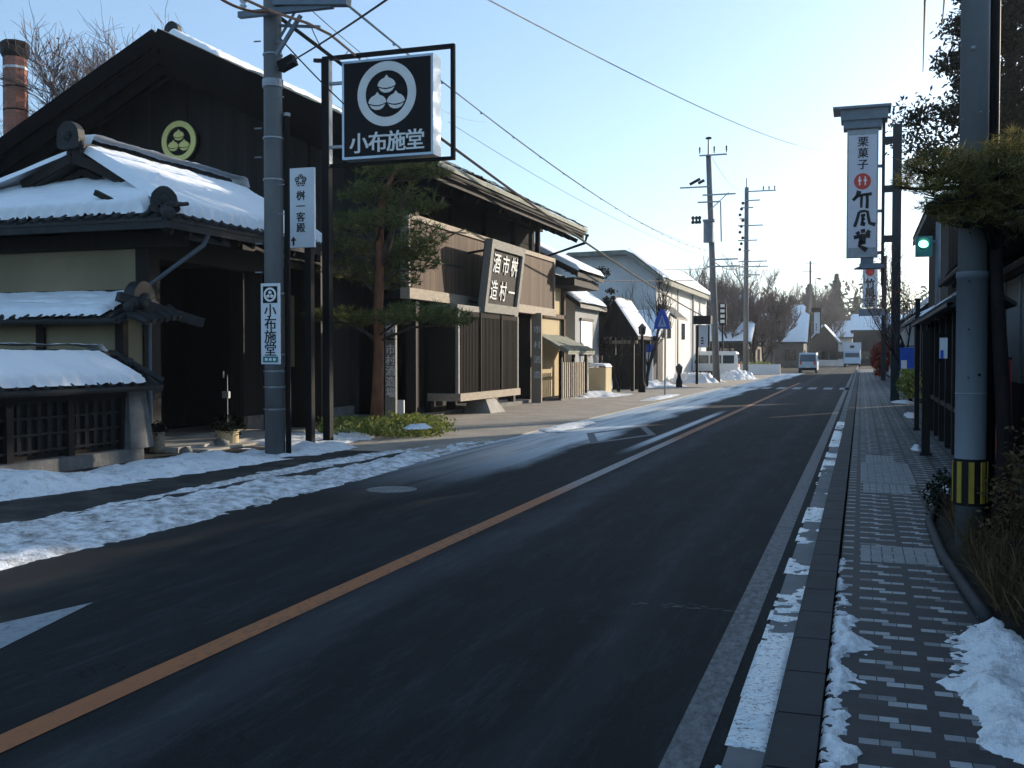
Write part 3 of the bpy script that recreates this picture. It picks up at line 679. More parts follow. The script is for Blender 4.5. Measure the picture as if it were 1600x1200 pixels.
a = P(700, 560, X=-10.62); mb = MB(); mb.box(-10.66,-10.58,a.y-.06,a.y+.06,.55,2.45); mb.box(-10.66,-10.58,a.y-.5,a.y+.06,.55,.66); mb.build('window_frame', M['plaster_white'], hall)
# projecting latticed bay
B0, B1 = 24.6, 29.5
mb = MB(); mb.box(-10.58,-9.78,B0+.05,B1-.05,.62,2.75); bay = mb.build('bay', M['wood_dark'], hall)
mb = MB(); y = B0+.1
while y < B1-.05: mb.box(-9.778,-9.735,y,y+.055,.62,2.72); y += .11
for y in (B0+1.6, B0+3.3): mb.box(-9.775,-9.70,y,y+.12,.62,2.75)
mb.box(-9.778,-9.728,B0+.05,B1-.05,2.62,2.75); mb.build('lattice', M['lattice'], bay)
mb = MB(); mb.box(-10.58,-9.66,B0,B1,.42,.618); mb.build('sill', M['wood_pale'], bay)
mb = MB(); mb.box(-10.58,-9.74,B0,B1,2.752,2.9); mb.box(-9.80,-9.72,B0,B0+.1,.62,2.75); mb.box(-9.80,-9.72,B1-.1,B1,.62,2.75); mb.build('bay_frame', M['wood_grey'], bay)
mb = MB(); mb.hexa([(-10.35,26.6,0),(-9.5,26.45,0),(-9.45,27.55,0),(-10.3,27.5,0)], [(-10.3,26.8,.415),(-9.75,26.7,.415),(-9.7,27.3,.415),(-10.3,27.3,.415)]); mb.build('bay_stone', M['stone_light'], hall)
mb = MB(); mb.box(-12.5,-10.45,22.9,34.3,-.01,.12); mb.build('plinth', M['stone'], hall)
# gutter and its bracket at the far eave
mb = MB(); mb.tube([(EX+.14,RY0,EZ-.16),(EX+.14,RY1,EZ-.16)], .05, 8); mb.tube([(EX+.18,RY1-.25,EZ-.15),(EX+.1,RY1-.25,EZ-.45),(WX+.12,35.3,EZ-.85),(WX+.12,35.3,3.0)], .05, 8); mb.build('rain_gutter', M['metal_black'], hall)
# framed signboard leaning out over the balcony
sb = thing('signboard', 'large framed wooden signboard with white carved characters leaning out over the brown balcony', 'signboard', (-9.6, 27.6, 2.8))
Y0, Y1, ZB, ZT, XB, XT = 26.35, 29.25, 2.78, 4.74, -9.70, -9.46
up = Vector((XT-XB, 0, ZT-ZB)); H = up.length; F = Fr((XB, Y0, ZB), (0,1,0), up); W = Y1-Y0
mb = MB(); mb.rect(F, .2, W-.2, .2, H-.2, -.10, -.03); mb.build('board', M['boards_dark'], sb)
mb = MB(); mb.rect(F, 0, W, 0, .24, -.16, .05); mb.rect(F, 0, W, H-.24, H, -.16, .05); mb.rect(F, 0, .2, .24, H-.24, -.16, .05); mb.rect(F, W-.2, W, .24, H-.24, -.16, .05)
mb.build('frame', M['wood_grey'], sb)
mb = MB(); h2 = (H-.5)/2
for i, ch in enumerate('酒市桝造村一'): txt(mb, F, ch, h2*.80, W*(.24, .5, .76)[i % 3], H/2+(h2/2 if i < 3 else -h2/2), -.028, .0, .006, 1.0)
mb.build('lettering', M['letter_white'], sb)
mb = MB(); mb.beam((-10.24,Y0+.3,4.4),(-9.5,Y0+.3,4.5),.06,.06); mb.beam((-10.24,Y1-.3,4.4),(-9.5,Y1-.3,4.5),.06,.06); mb.beam((-10.24,Y0+.3,3.1),(-9.82,Y0+.3,3.0),.06,.06); mb.beam((-10.24,Y1-.3,3.1),(-9.82,Y1-.3,3.0),.06,.06)
mb.rect(F, .05, W-.05, .05, H-.05, -.20, -.165); each(mb, 'bracket', M['wood_dark'], sb)
# narrow carved board by the pine
a = P(610, 662, X=-10.15); vb = thing('standing_sign', 'tall narrow wooden board with seven carved white characters standing behind the pine trunk', 'signboard', (a.x, a.y, 0))
F = front(a.x, a.y, 0); b_ = P(617, 496, X=-10.15).z
mb = MB(); mb.rect(F, -.13, .13, 0, b_, -.09, 0); mb.build('board', M['wood_grey'], vb)
mb = MB(); vtxt(mb, F, '桝一市村酒造場', .24, 0.01, b_-.12, (b_-.75)/7, .002, .012, .03); mb.build('lettering', M['letter_white'], vb)
mb = MB(); mb.box(a.x-.26,a.x+.17,a.y-.12,a.y-.09+.06,b_-.52,b_-.48); mb.build('strap', M['metal_black'], vb)
a = P(625, 645, X=-10.5); st = thing('stand_sign', 'small pale blue standing sign by the dark shop entrance', 'sign', (a.x,a.y,.02)); F = front(a.x,a.y,.02)
mb = MB(); mb.rect(F,-.12,.10,.08,.5,-.05,0); mb.build('panel', M['sign_white'], st); mb = MB(); mb.rect(F,-.12,.10,0,.08,-.1,.05); mb.build('base', M['metal_black'], st)
# carved pillar at the hall's far end
a = P(838, 632, X=-10.2); pb = thing('pillar_sign', 'weathered upright plank with faded white characters at the far end of the timber hall', 'signboard', (a.x,a.y,0)); F = front(a.x,a.y,0)
mb = MB(); mb.rect(F,-.17,.17,0,3.0,-.1,0); mb.build('plank', M['wood_pale'], pb); mb = MB(); vtxt(mb, F, '市村酒造', .26, .03, 2.7, .5, .002, .012, .02); mb.build('lettering', M['letter_white'], pb)
# ------------------------------------------------------------------ gate building with snowy hip-and-gable roof
gx0, gx1, gy0, gy1, ez = -15.42, -9.9, 13.2, 18.1, 3.68
rx, rz = -12.66, 5.0; sl = (rz-ez)/(gx1-rx); gyy = 14.75; zs = ez + sl*(gyy-gy0)
gate = thing('gatehouse', 'old gatehouse with cream walls and a thick snow layer on its hip-and-gable roof', 'gatehouse', (-12.6, 16, 0))
ry1 = 19.4
mb = MB(); hx = gx1-(gyy-gy0); hl = gx0+(gyy-gy0); t_ = .16
def slab(mb, pts, t): 
    pts = [Vector(p) for p in pts]; n = (pts[1]-pts[0]).cross(pts[-1]-pts[0]).normalized()
    if n.z < 0: n = -n; pts = pts[::-1]
    k = len(pts); mb.add([tuple(p) for p in pts] + [tuple(p-Vector((0,0,t))) for p in pts], [tuple(range(k)), tuple(range(2*k-1,k-1,-1))] + [(i,k+i,k+(i+1)%k,(i+1)%k) for i in range(k)])
right_pl = [(gx1,gy0,ez),(gx1,gy1,ez),(rx+(rx-hx)*0,ry1,rz),(rx,gyy-.35,rz),(rx+.5,gyy-.35,rz-sl*.5),(hx,gyy-.35,zs),(hx,gyy,zs)]
slab(mb, [(gx1,gy0,ez),(gx1,gy1+.2,ez),(rx,ry1,rz),(rx,gyy,rz),(hx,gyy,zs)], t_)
slab(mb, [(gx0,gy0,ez),(gx0,ry1,ez),(rx,ry1,rz),(rx,gyy,rz),(hl,gyy,zs)], t_)
slab(mb, [(gx0,gy0,ez),(gx1,gy0,ez),(hx,gyy,zs),(hl,gyy,zs)], t_)
slab(mb, [(rx,gyy-.4,rz),(rx,gyy-.004,rz),(rx+(hx-rx)*.72,gyy-.004,rz+(zs-rz)*.72),(rx+(hx-rx)*.72,gyy-.4,rz+(zs-rz)*.72)], .12)
slab(mb, [(rx,gyy-.4,rz),(rx,gyy-.004,rz),(rx+(hl-rx)*.72,gyy-.004,rz+(zs-rz)*.72),(rx+(hl-rx)*.72,gyy-.4,rz+(zs-rz)*.72)], .12)
roof = mb.build('roof', M['tile'], gate)
mb = MB(); eave_tiles(mb, (gx1,gy0+.1,ez+.01), (gx1,gy1+.1,ez+.01), (-1,0,sl)); eave_tiles(mb, (gx0,gy0,ez+.01), (gx1-.1,gy0,ez+.01), (0,1,sl)); mb.build('eave_tiles', M['tile'], roof)
mb = MB()
for k in range(12):
    u = k/11; p = Vector((gx1,gy0,ez+.06)).lerp(Vector((hx,gyy,zs+.06)), u); mb.ball(p, .11, seg=8, rings=5)
mb.tube([(gx1,gy0,ez+.05),(hx,gyy,zs+.05)], .1, 8); ridge_end(mb, (gx1-.22,gy0+.2,ez+.27), .19, (.5,-.86,0)); 
for k in range(7): mb.tube([(gx1-.25+.05*k, gy0+.05, ez+.2+.03*math.sin(k*2)), (gx1-.25+.05*k, gy0+.4, ez+.25)], .035, 6)
ridge_end(mb, (rx,gyy-.45,rz+.27), .22, (0,-1,0)); mb.box(rx-.14,rx+.14,gyy-.4,ry1,rz-.1,rz+.12); mb.tube([(rx,gyy-.4,rz+.16),(rx,ry1,rz+.16)], .1, 8)
for k in range(16): mb.cyl(rx+.14, gyy+.1+k*.29, rz+.06, rz+.10, .06, seg=8)
mb.build('ridge', M['tile'], roof)
mb = MB(); snow_on(mb, (gx1-.10,gy0+.3,ez+.10), (gx1-.10,gy1+.2,ez+.10), (rx+.1,gyy-.3,rz+.05), (rx+.1,ry1,rz+.05), .17, 150, 40, seed=1, jag=.09)
snow_on(mb, (gx0,gy0+.10,ez+.10), (gx1-.5,gy0+.10,ez+.10), (hl+.1,gyy-.02,zs+.05), (hx+.35,gyy-.02,zs+.05), .19, 150, 36, seed=2, jag=.08)
snow_on(mb, (gx0,gy0,ez+.05), (gx0,gy1,ez+.05), (rx-.1,gyy-.3,rz+.05), (rx-.1,ry1,rz+.05), .15, 30, 10, seed=6)
snow_on(mb, (rx+.2,gyy-.2,rz+.20), (rx+.2,ry1,rz+.20), (rx-.2,gyy-.2,rz+.20), (rx-.2,ry1,rz+.20), .20, 60, 6, hang=.1, seed=3)
mb.build('roof_snow', M['roof_snow'], roof, True)
mb = MB(); F = front(0, gyy-.02, 0); mb.plate(F, [(hl+.1,zs-.02),(hx-.1,zs-.02),(rx,rz-.08)], -.1, 0); mb.build('gable', M['wood_dark'], gate)
mb = MB()
for sx in (1,-1):
    e = hx+.12 if sx > 0 else hl-.12
    mb.beam((rx,gyy-.42,rz-.06),(rx+(e-rx)*.8,gyy-.42,rz-.06+(zs+.06-rz)*.8),.06,.16); mb.beam((rx,gyy-.2,rz-.26),(rx+(e-rx)*.5,gyy-.2,rz-.26+(zs-rz)*.5),.06,.1)
mb.build('barge_board', M['wood_dark'], gate)
mb = MB(); mb.box(-17.5,-11.12,14.25,14.45,0,3.55); mb.build('wall', M['plaster'], gate)
mb = MB(); mb.box(-11.3,-11.05,14.2,14.5,0,3.6); mb.box(-11.35,-11.1,18.1,18.35,0,3.6); mb.box(-17.5,-10.3,14.1,14.24,3.35,3.6); mb.box(-11.3,-11.05,14.5,18.1,3.2,3.55); mb.box(-17.5,-11.3,14.16,14.24,2.55,2.68)
for y in [13.4+.45*i for i in range(11)]: mb.beam((gx1-.08,y,ez-.2),(-11.4,y,ez-.2+sl*1.4),.07,.09)
each(mb, 'beam', M['wood_dark'], gate)
mb = MB(); mb.box(-16,-14.6,14.5,20,0,3.6); mb.box(-16,-11.1,20.0,20.2,0,3.8); mb.box(-14.6,-11.1,14.5,20,3.56,3.6); mb.build('inner_wall', M['wood_dark'], gate)
mb = MB(); mb.box(-12.9,-11.75,19.94,19.995,1.35,2.9); mb.build('inner_panel', M['plaster'], gate)
mb = MB(); a = P(218, 420, X=-10.95); mb.tube([(gx1-.05,gy0+1.1,ez-.1),(gx1-.15,gy0+1.1,ez-.3),(-10.98,14.12,ez-.95),(-10.98,14.12,.1)], .04, 8); mb.build('downpipe', M['metal_blue'], gate)
# side wall continuing behind the poles
wing = thing('side_wing', 'dark boarded wing wall with cream panels between the gatehouse and the timber hall', 'building', (-11.8, 20.8, 0))
mb = MB(); mb.box(-12.3,-12.0,18.4,23.1,0,3.9); mb.build('wall', M['boards_dark'], wing)
for (x0, x1, t, b) in ((455,475,400,590),(490,512,400,590)):
    p = P(x0, b, X=-11.97); q = P(x1, t, X=-11.97); mb = MB(); mb.box(-11.998,-11.95,p.y,q.y,p.z,min(q.z,3.6)); mb.build('panel', M['plaster'], wing)
mb = MB(); slab(mb, [(-11.4,18.9,3.55),(-11.4,23.2,3.55),(-13.6,23.2,4.5),(-13.6,18.9,4.5)], .12); rf = mb.build('roof', M['tile'], wing)
mb = MB(); mb.box(-12.4,-11.9,18.4,23.1,-.01,.35); mb.build('plinth', M['stone'], wing)
# ------------------------------------------------------------------ plaster wall with its own tiled roof, at right angles to the road
pw = thing('plaster_wall', 'cream plaster wall with dark posts under a narrow snowy tiled coping', 'garden wall', (-14, 13.7, 0))
mb = MB(); mb.box(-18,-11.0,13.52,14.02,0,2.2); mb.build('wall', M['plaster'], pw)
mb = MB()
for px in (65, 189):
    x = P(px, 540, Y=13.5).x; mb.box(x-.08,x+.08,13.46,13.518,0,2.15)
mb.box(-11.08,-10.97,13.5,13.6,0,2.15); mb.box(-11.05,-10.96,13.98,14.06,0,2.15); each(mb, 'post', M['wood_dark'], pw)
mb = MB(); slab(mb, [(-18,12.95,2.16),(-10.6,12.95,2.16),(-10.6,13.75,2.5),(-18,13.75,2.5)], .08); slab(mb, [(-18,14.1,2.3),(-10.6,14.1,2.3),(-10.6,13.75,2.5),(-18,13.75,2.5)], .08)
eave_tiles(mb, (-18,12.93,2.17), (-10.65,12.93,2.17), (0,1,.42), .27, .05); ridge_end(mb, (-10.75,13.6,2.45), .26, (1,0,0), .2)
for k in range(6):
    mb.tube([(-10.55+.02*k, 13.1+.16*k, 2.22+.03*k), (-10.2, 13.1+.16*k, 2.1+.02*k)], .055, 8)
    mb.ball((-10.48-.05*(k%2), 13.0+.17*k, 2.34+.06*math.sin(k)), .08, seg=7, rings=5)
mb.beam((-10.75,13.1,2.5),(-10.1,14.3,2.12),.16,.14); mb.build('coping', M['tile'], pw)
mb = MB(); snow_on(mb, (-18,12.93,2.2), (-10.95,12.93,2.2), (-18,13.76,2.56), (-10.95,13.76,2.56), .09, 150, 20, seed=8, jag=.06, bare=lambda u,v,p: .12*max(0,nz(p.x*.6,p.y*4,1.6,5)-.25)*2)
mb.build('coping_snow', M['roof_snow'], pw, True)
# ------------------------------------------------------------------ slatted fence along the road with a snowy roof
fe = thing('roofed_fence', 'low dark slatted fence with a thick white snow cap on its tiled roof', 'fence', (-10.5, 9, 0))
fx, f0, f1 = -10.4, 4.0, 12.9
mb = MB(); mb.box(fx-.3,fx-.1,f0,f1,.2,1.12); mb.build('backing', M['wood_dark'], fe)
mb = MB(); y = f0+.1
while y < f1-.3: mb.box(fx-.098,fx-.05,y,y+.07,.28,.98); y += .18
for z in (.30,.52,.74,.95): mb.box(fx-.05,fx-.03,f0,f1-.2,z,z+.035)
mb.build('slats', plain('fence_slat', (.06,.06,.06), (.03,.03,.03), .8, 5), fe)
mb = MB(); y = f0
while y < f1+.05: mb.box(fx-.16,fx-.0,y-.06,y+.06,.1,1.12); y += 1.1
each(mb, 'post', M['wood_dark'], fe); mb = MB(); mb.box(fx-.17,fx+.02,f0,f1,.98,1.10); mb.build('rail', M['wood_dark'], fe)
mb = MB(); y = f0+.15
while y < f1-.6: mb.box(fx-.02,fx-.012,y,y+.85,1.0,1.085); y += 1.1
mb.build('panel', M['plaster'], fe)
mb = MB(); mb.box(fx-.4,fx+.1,f0,f1+.2,-.02,.2); mb.hexa([(fx-.35,f1-.12,.2),(fx+.12,f1-.12,.2),(fx+.12,f1+.42,.2),(fx-.35,f1+.42,.2)], [(fx-.25,f1-.08,1.12),(fx+.05,f1-.08,1.12),(fx+.05,f1+.3,1.12),(fx-.25,f1+.3,1.12)]); mb.build('stone_base', M['stone'], fe)
mb = MB(); slab(mb, [(fx+.35,f0,1.14),(fx+.35,f1+.35,1.14),(fx-.25,f1+.0,1.55),(fx-.25,f0,1.55)], .07); slab(mb, [(fx-.8,f0,1.14),(fx-.8,f1+.35,1.14),(fx-.25,f1,1.55),(fx-.25,f0,1.55)], .07); slab(mb, [(fx+.35,f1+.35,1.14),(fx-.8,f1+.35,1.14),(fx-.25,f1,1.55)], .07)
eave_tiles(mb, (fx+.36,f0,1.15), (fx+.36,f1+.3,1.15), (-1,0,.68), .25, .045, .2); mb.tube([(fx-.25,f0,1.6),(fx-.25,f1,1.6)], .08, 8); mb.tube([(fx-.25,f1,1.6),(fx+.33,f1+.36,1.2)], .06, 8)
for k in range(4): mb.ball((fx+.1-.02*k, f1-.1+.12*k, 1.5-.06*k), .07, seg=7, rings=4)
rf = mb.build('roof', M['tile'], fe)
mb = MB(); snow_on(mb, (fx+.36,f0,1.19), (fx+.36,f1-.05,1.19), (fx-.2,f0,1.58), (fx-.2,f1-.35,1.58), .12, 200, 18, seed=11, jag=.06); snow_on(mb, (fx-.12,f0,1.66), (fx-.12,f1-.3,1.66), (fx-.42,f0,1.62), (fx-.42,f1-.3,1.62), .11, 80, 8, hang=.1, seed=12); mb.build('roof_snow', M['roof_snow'], rf, True)
# planter, pots, stones in the gate
def pot(name, label, cat, px, py, r, h, mat, Z=0, leafy=True):
    p = P(px, py, Z=Z); t = thing(name, label, cat, (p.x, p.y, Z)); mb = MB(); mb.lathe((p.x,p.y,Z), [(r*.8,0),(r,h*.15),(r,h*.9),(r*1.08,h*.92),(r*1.08,h),(r*.9,h),(r*.9,h*.93)], 18); mb.build('pot', mat, t)
    if leafy:
        mb = MB()
        for i in range(260):
            d = Vector((random.gauss(0,1),random.gauss(0,1),random.gauss(0,.8))).normalized()*r*random.uniform(.6,1.7); c = Vector((p.x,p.y,Z+h+r*.5))+Vector((d.x,d.y,d.z*.8)); s_ = .035
            a = Vector((random.gauss(0,1),random.gauss(0,1),random.gauss(0,1))).normalized(); b2 = a.orthogonal().normalized()
            mb.add([c-a*s_,c+b2*s_*.5,c+a*s_,c-b2*s_*.5], [(0,1,2,3)])
        mb.build('foliage', M['leaf_dark'], t)
    return t, p
t, p = pot('planter', 'pale round planter with dark foliage in front of the gate', 'planter', 356, 696, .19, .26, M['plaster_beige'])
mb = MB(); mb.tube([(p.x,p.y,.3),(p.x,p.y,1.25)], .008, 6); mb.box(p.x-.09,p.x+.04,p.y-.03,p.y+.03,.84,.96); mb.tube([(p.x-.08,p.y,1.2),(p.x-.08,p.y,1.32)], .012, 6); mb.build('marker', M['metal_grey'], t)
t, p = pot('planter', 'small half-hidden wooden planter at the end of the fence', 'planter', 248, 708, .1, .35, M['wood_pale'])
for i, (px, py, s_, lb) in enumerate(((345,700,.12,'rounded dark stone on the gate step'), (290,712,.10,'small flat stone near the snow patch'))):
    p = P(px, py, Z=0); mb = MB(); mb.ball((p.x,p.y,s_*.6), s_, 1.2, 1, .8, jit=.12, seg=9); props(mb.build('rock', M['stone'], smooth=True), lb, 'rock')
mb = MB(); p = P(260, 715, Z=0); mb.box(-12,-10.5,14.2,18.2,-.01,.10); mb.box(-10.5,-10.15,14.5,18.0,-.01,.05); props(mb.build('gate_step', M['stone_light']), 'pale stone step across the dark gateway', 'step')
# ------------------------------------------------------------------ near left utility pole
def band_ring(mb, x, y, z, r, h=.05): mb.tube([(x,y,z-h/2),(x,y,z+h/2)], r, 16)
b0 = P(430, 713, Z=0); PX, PY = b0.x, b0.y
up1 = thing('utility_pole', 'tall grey concrete utility pole on the left with crossarms, carrying a white name plate', 'utility pole', (PX, PY, 0))
mb = MB(); mb.tube([(PX,PY,-.1),(PX,PY,13)], [.160,.120], 20); mb.build('shaft', M['concrete'], up1, True)
mb = MB()
for z in (.75,1.1,1.35,4.35,5.0,6.3): band_ring(mb, PX, PY, z, .18-z*.0038, .025)
for z in [2.9+.45*i for i in range(14)]: mb.tube([(PX-(.15 if int(z*10)%2 else -.15),PY-.1,z),(PX-(.26 if int(z*10)%2 else -.26),PY-.12,z)], .012, 6)
band_ring(mb, PX, PY, 5.85, .165, .12); mb.build('band', M['metal_grey'], up1)
zz = lambda px, py: P(px, py, Y=PY).z; xx = lambda px, py: P(px, py, Y=PY).x
mb = MB(); a = P(374, 24, Y=PY-.2); b = P(520, 8, Y=PY-.2); mb.beam(a, b, .10, .09); a2 = P(372, -60, Y=PY-.2); mb.beam(a2, P(600,-70,Y=PY-.2), .10, .09)
mb.beam(P(430,3,Y=PY-.22), P(545,2,Y=PY-.22), .16, .13)
mb.beam(P(432,86,Y=PY-.15), P(470,24,Y=PY-.18), .05, .05); mb.beam(P(432,68,Y=PY-.1), P(460,20,Y=PY+.1), .04, .04); mb.beam(P(438,40,Y=PY), P(500,42,Y=PY), .04, .04)
each(mb, 'crossarm', M['metal_blue'], up1)
mb = MB()
for px, py in ((490,14),(515,6),(380,14)):
    q = P(px, py, Y=PY-.2); mb.lathe((q.x,q.y,q.z), [(.03,0),(.06,.05),(.03,.08),(.06,.12),(.02,.2)], 8)
each(mb, 'insulator', M['sign_white'], up1)
mb = MB(); q = P(449, 99, Y=PY-.1); mb.beam(q-Vector((.13,0,.05)), q+Vector((.13,0,.05)), .13, .16); mb.tube([q, (PX,PY,q.z-.1)], .03, 6)
mb.build('junction_box', M['metal_black'], up1)
mb = MB(); q = [P(340,-6,Y=PY-.5), P(420,20,Y=PY-.3), P(480,38,Y=PY-.3), P(520,60,Y=PY), P(560,90,Y=PY+.5)]
mb.tube([P(350,-16,Y=PY-1), P(420,16,Y=PY-.4), P(480,36,Y=PY-.2), P(516,54,Y=PY), P(562,92,Y=17.4)], .022, 7); mb.build('sleeved_cable', plain('cable_orange', (.42,.22,.14), (.3,.16,.1), .6, 5), up1)
# white plate with square crest
p1 = P(408, 443, Y=PY-.19); p2 = P(438, 569, Y=PY-.19); w = p2.x-p1.x; h = p1.z-p2.z
ps = thing('pole_plate', 'narrow white vertical name plate with black crest and teal foot strapped to the concrete pole', 'sign', ((p1.x+p2.x)/2, PY-.19, p2.z))
F = front((p1.x+p2.x)/2, PY-.19, p2.z)
mb = MB(); mb.rect(F, -w/2, w/2, 0, h, -.015, .01); mb.build('plate', M['sign_white'], ps)
mb = MB(); mb.rect(F, -w*.38, w*.38, h-w*.92, h-w*.14, .011, .015); mb.build('crest_field', M['sign_black'], ps)
mb = MB(); crest(mb, Fr(F(0, h-w*.53), (1,0,0), (0,0,1)), w*.33, .016, .020); mb.build('crest', M['letter_white'], ps)
mb = MB(); vtxt(mb, F, '小布施堂', w*.66, 0, h-w*.98, (h-w*1.35)/4, .011, .014, .02); mb.build('lettering', M['letter_black'], ps)
mb = MB(); mb.rect(F, -w*.4, w*.4, w*.08, w*.36, .011, .015); mb.build('foot_panel', M['teal'], ps)
mb = MB(); [mb.rect(F, u-w*.07, u+w*.07, w*.16, w*.28, .016, .018) for u in (-w*.22, 0.0, w*.22)]; mb.build('foot_marks', M['letter_white'], ps)
mb = MB(); band_ring(mb, PX, PY, p1.z-.15, .177, .03); band_ring(mb, PX, PY, p2.z+.15, .18, .03); mb.build('strap', M['metal_grey'], ps)
# thin conduit pole and black sign post
q = P(451, 713, Z=0); cp = thing('conduit_pole', 'thin dark steel pole right beside the concrete utility pole', 'pole', (q.x,q.y,0))
t_ = P(446, 182, Y=q.y).z; mb = MB(); mb.tube([(q.x,q.y,0),(q.x,q.y,t_)], .045, 10); mb.build('shaft', M['metal_black'], cp)
mb = MB(); mb.tube([(q.x,q.y,t_),(q.x,q.y,t_+.05)], .06, 10); mb.lathe((q.x,q.y,0), [(.09,0),(.09,.02),(.05,.05)], 10); mb.build('fitting', M['metal_grey'], cp)
q = P(485, 701, Z=0); t_ = P(485, 387, Y=q.y).z
sp_ = thing('sign_post', 'black square steel post holding up the white vertical hotel sign', 'post', (q.x,q.y,0)); mb = MB(); mb.box(q.x-.06,q.x+.06,q.y-.06,q.y+.06,0,t_+1.2); mb.build('post', M['metal_black'], sp_); mb = MB(); mb.box(q.x-.11,q.x+.11,q.y-.11,q.y+.11,0,.02); mb.build('foot', M['metal_black'], sp_)
a = P(450, 264, Y=q.y-.1); b = P(492, 386, Y=q.y-.1); w = b.x-a.x; h = a.z-b.z
ws = thing('hotel_sign', 'white vertical sign with flower crest, black lettering and an up arrow beside the pole', 'sign', ((a.x+b.x)/2, q.y-.1, b.z)); F = front((a.x+b.x)/2, q.y-.1, b.z)
mb = MB(); mb.rect(F, -w/2, w/2, 0, h, -.035, .02); mb.build('panel', M['sign_white'], ws)
mb = MB(); C = Fr(F(0, h-w*.42), (1,0,0), (0,0,1)); r = w*.25
for k in range(5):
    a_ = math.pi/2 + k*2*math.pi/5; mb.plate(C, [(r*.55*math.cos(a_)+r*.36*math.cos(t), r*.5*math.sin(a_)+r*.36*math.sin(t)) for t in [2*math.pi*i/12 for i in range(12)]], .021, .024+.0006*k)
mb.build('flower_crest', M['letter_black'], ws)
mb = MB(); mb.ring(C, 0, 0, r*.17, r*.26, .027, .029, 16)
for k in range(5):
    a_ = math.pi/2 + k*2*math.pi/5; mb.ring(C, r*.55*math.cos(a_), r*.5*math.sin(a_), r*.14, r*.2, .0275, .029, 12)
mb.rect(C, -r*.9, r*.9, -r*.62, -r*.52, .0275, .029); mb.build('crest_lines', M['sign_white'], ws)
mb = MB(); vtxt(mb, F, '桝一客殿', w*.34, 0, h*.72, h*.135, .021, .025, .02)
ax, ay = -w*.28, h*.05; mb.plate(F, [(ax-.055,ay+.05),(ax,ay+.12),(ax+.055,ay+.05)][::-1], .021, .025); mb.rect(F, ax-.018, ax+.018, ay-.03, ay+.05, .021, .025)
mb.build('lettering', M['letter_black'], ws)
mb = MB()
for z in (.12, h-.12): mb.tube([F(-w*.5, z, -.05), F(w*.5, z, -.05)], .015, 6)
each(mb, 'bracket', M['metal_black'], ws)
# ------------------------------------------------------------------ big black square sign in its frame
SY = 16.9; D = lambda px, py: P(px, py, Y=SY)
bs = thing('shop_sign', 'large black square sign with white chestnut crest and four characters in a dark steel frame', 'shop sign', (D(512,600).x, SY, 0))
L = D(510, 92); RR = D(708, 78); B_ = D(708, 243); x0 = L.x; x1 = RR.x; zt = (L.z+RR.z)/2-.0; zb = (D(510,250).z+B_.z)/2
mb = MB(); mb.box(x0-.07, x0+.07, SY-.07, SY+.07, 0, zt); mb.build('post', M['metal_black'], bs)
mb = MB(); mb.box(x0-.07, x1+.03, SY-.04, SY+.04, zt, zt+.07); mb.box(x1-.035, x1+.03, SY-.04, SY+.04, zb-.05, zt); mb.box(x0, x1+.03, SY-.035, SY+.035, zb-.11, zb-.05)
mb.beam((x0-.4,SY+.3,zt+.12),(x0,SY,zt),.07,.07); mb.build('frame', M['metal_black'], bs)
a = D(541, 100); b = D(683, 243); bx0, bx1 = a.x, b.x; zt2 = zt-.10; zb2 = zb-.02
mb = MB(); mb.box(bx0, bx1, SY-.17, SY+.17, zb2, zt2); box_ = mb.build('sign_box', M['paint_silver'], bs)
F = front((bx0+bx1)/2, SY-.172, (zb2+zt2)/2); w = bx1-bx0; h = zt2-zb2
mb = MB(); mb.rect(F, -w/2+.045, w/2-.045, -h/2+.045, h/2-.045, -.01, .006); mb.build('face', M['sign_black'], box_)
mb = MB(); crest(mb, Fr(F(0, h*.135), (1,0,0), (0,0,1)), h*.325, .007, .014); mb.build('crest', M['letter_white'], box_)
mb = MB(); 
for i, ch in enumerate('小布施堂'): txt(mb, F, ch, w*.215, (i-1.5)*w*.205, -h*.345, .007, .013, .028, 1.0)
mb.build('lettering', M['letter_white'], box_)
mb = MB(); mb.box(x0+.075, bx0, SY-.03, SY+.03, zt2-.35, zt2-.30); mb.box(x0+.075, bx0, SY-.03, SY+.03, zb2+.25, zb2+.30)
mb.box(x0+.072,x0+.085,SY-.06,SY+.06,zb-.1,zt); mb.build('trim_lit_edge', M['metal_grey'], bs)  # link bars, and an upright pale strip painting the post's sunlit edge
# ------------------------------------------------------------------ far utility poles
def arm(mb, x, y, z, l, r_, dx=0, w=.08): mb.box(x-l, x+r_, y-.12-w, y-.12, z-w/2, z+w/2)
def ins(mb, x, y, z, h=.3): mb.lathe((x,y-.14,z), [(.03,0),(.03,h*.3),(.06,h*.4),(.03,h*.55),(.06,h*.7),(.02,h)], 7)
q = P(1120, 598, Z=0); x, y = q.x, q.y; top = P(1107, 243, Y=y)
up2 = thing('utility_pole', 'leaning utility pole with transformer box and many arms behind the snow pile', 'utility pole', (x,y,0))
lx = top.x - x
mb = MB(); mb.tube([(x,y,-.1),(x+lx,y,top.z)], [.21,.15], 14); mb.build('shaft', M['concrete'], up2, True)
mb = MB(); X_ = lambda z: x+lx*z/top.z
mb.cyl(X_(top.z), y, top.z, top.z+.9, .06, .05, 8)
for (py, l, r_) in ((243,.5,1.1),(292,1.7,0),(305,.4,1.5),(316,.7,.6),(406,.0,1.5),(417,.3,1.6)): z = P(1112, py, Y=y).z; arm(mb, X_(z), y, z, l, r_)
z = P(1112, 300, Y=y).z; mb.beam((X_(z),y-.16,z-1.1),(X_(z)+1.1,y-.16,z-.1),.05,.05); mb.tube([(X_(z)+.65,y-.16,z-.6),(X_(z)+.7,y-.16,z-2.9)], .05, 6); each(mb, 'crossarm', M['metal_grey'], up2)
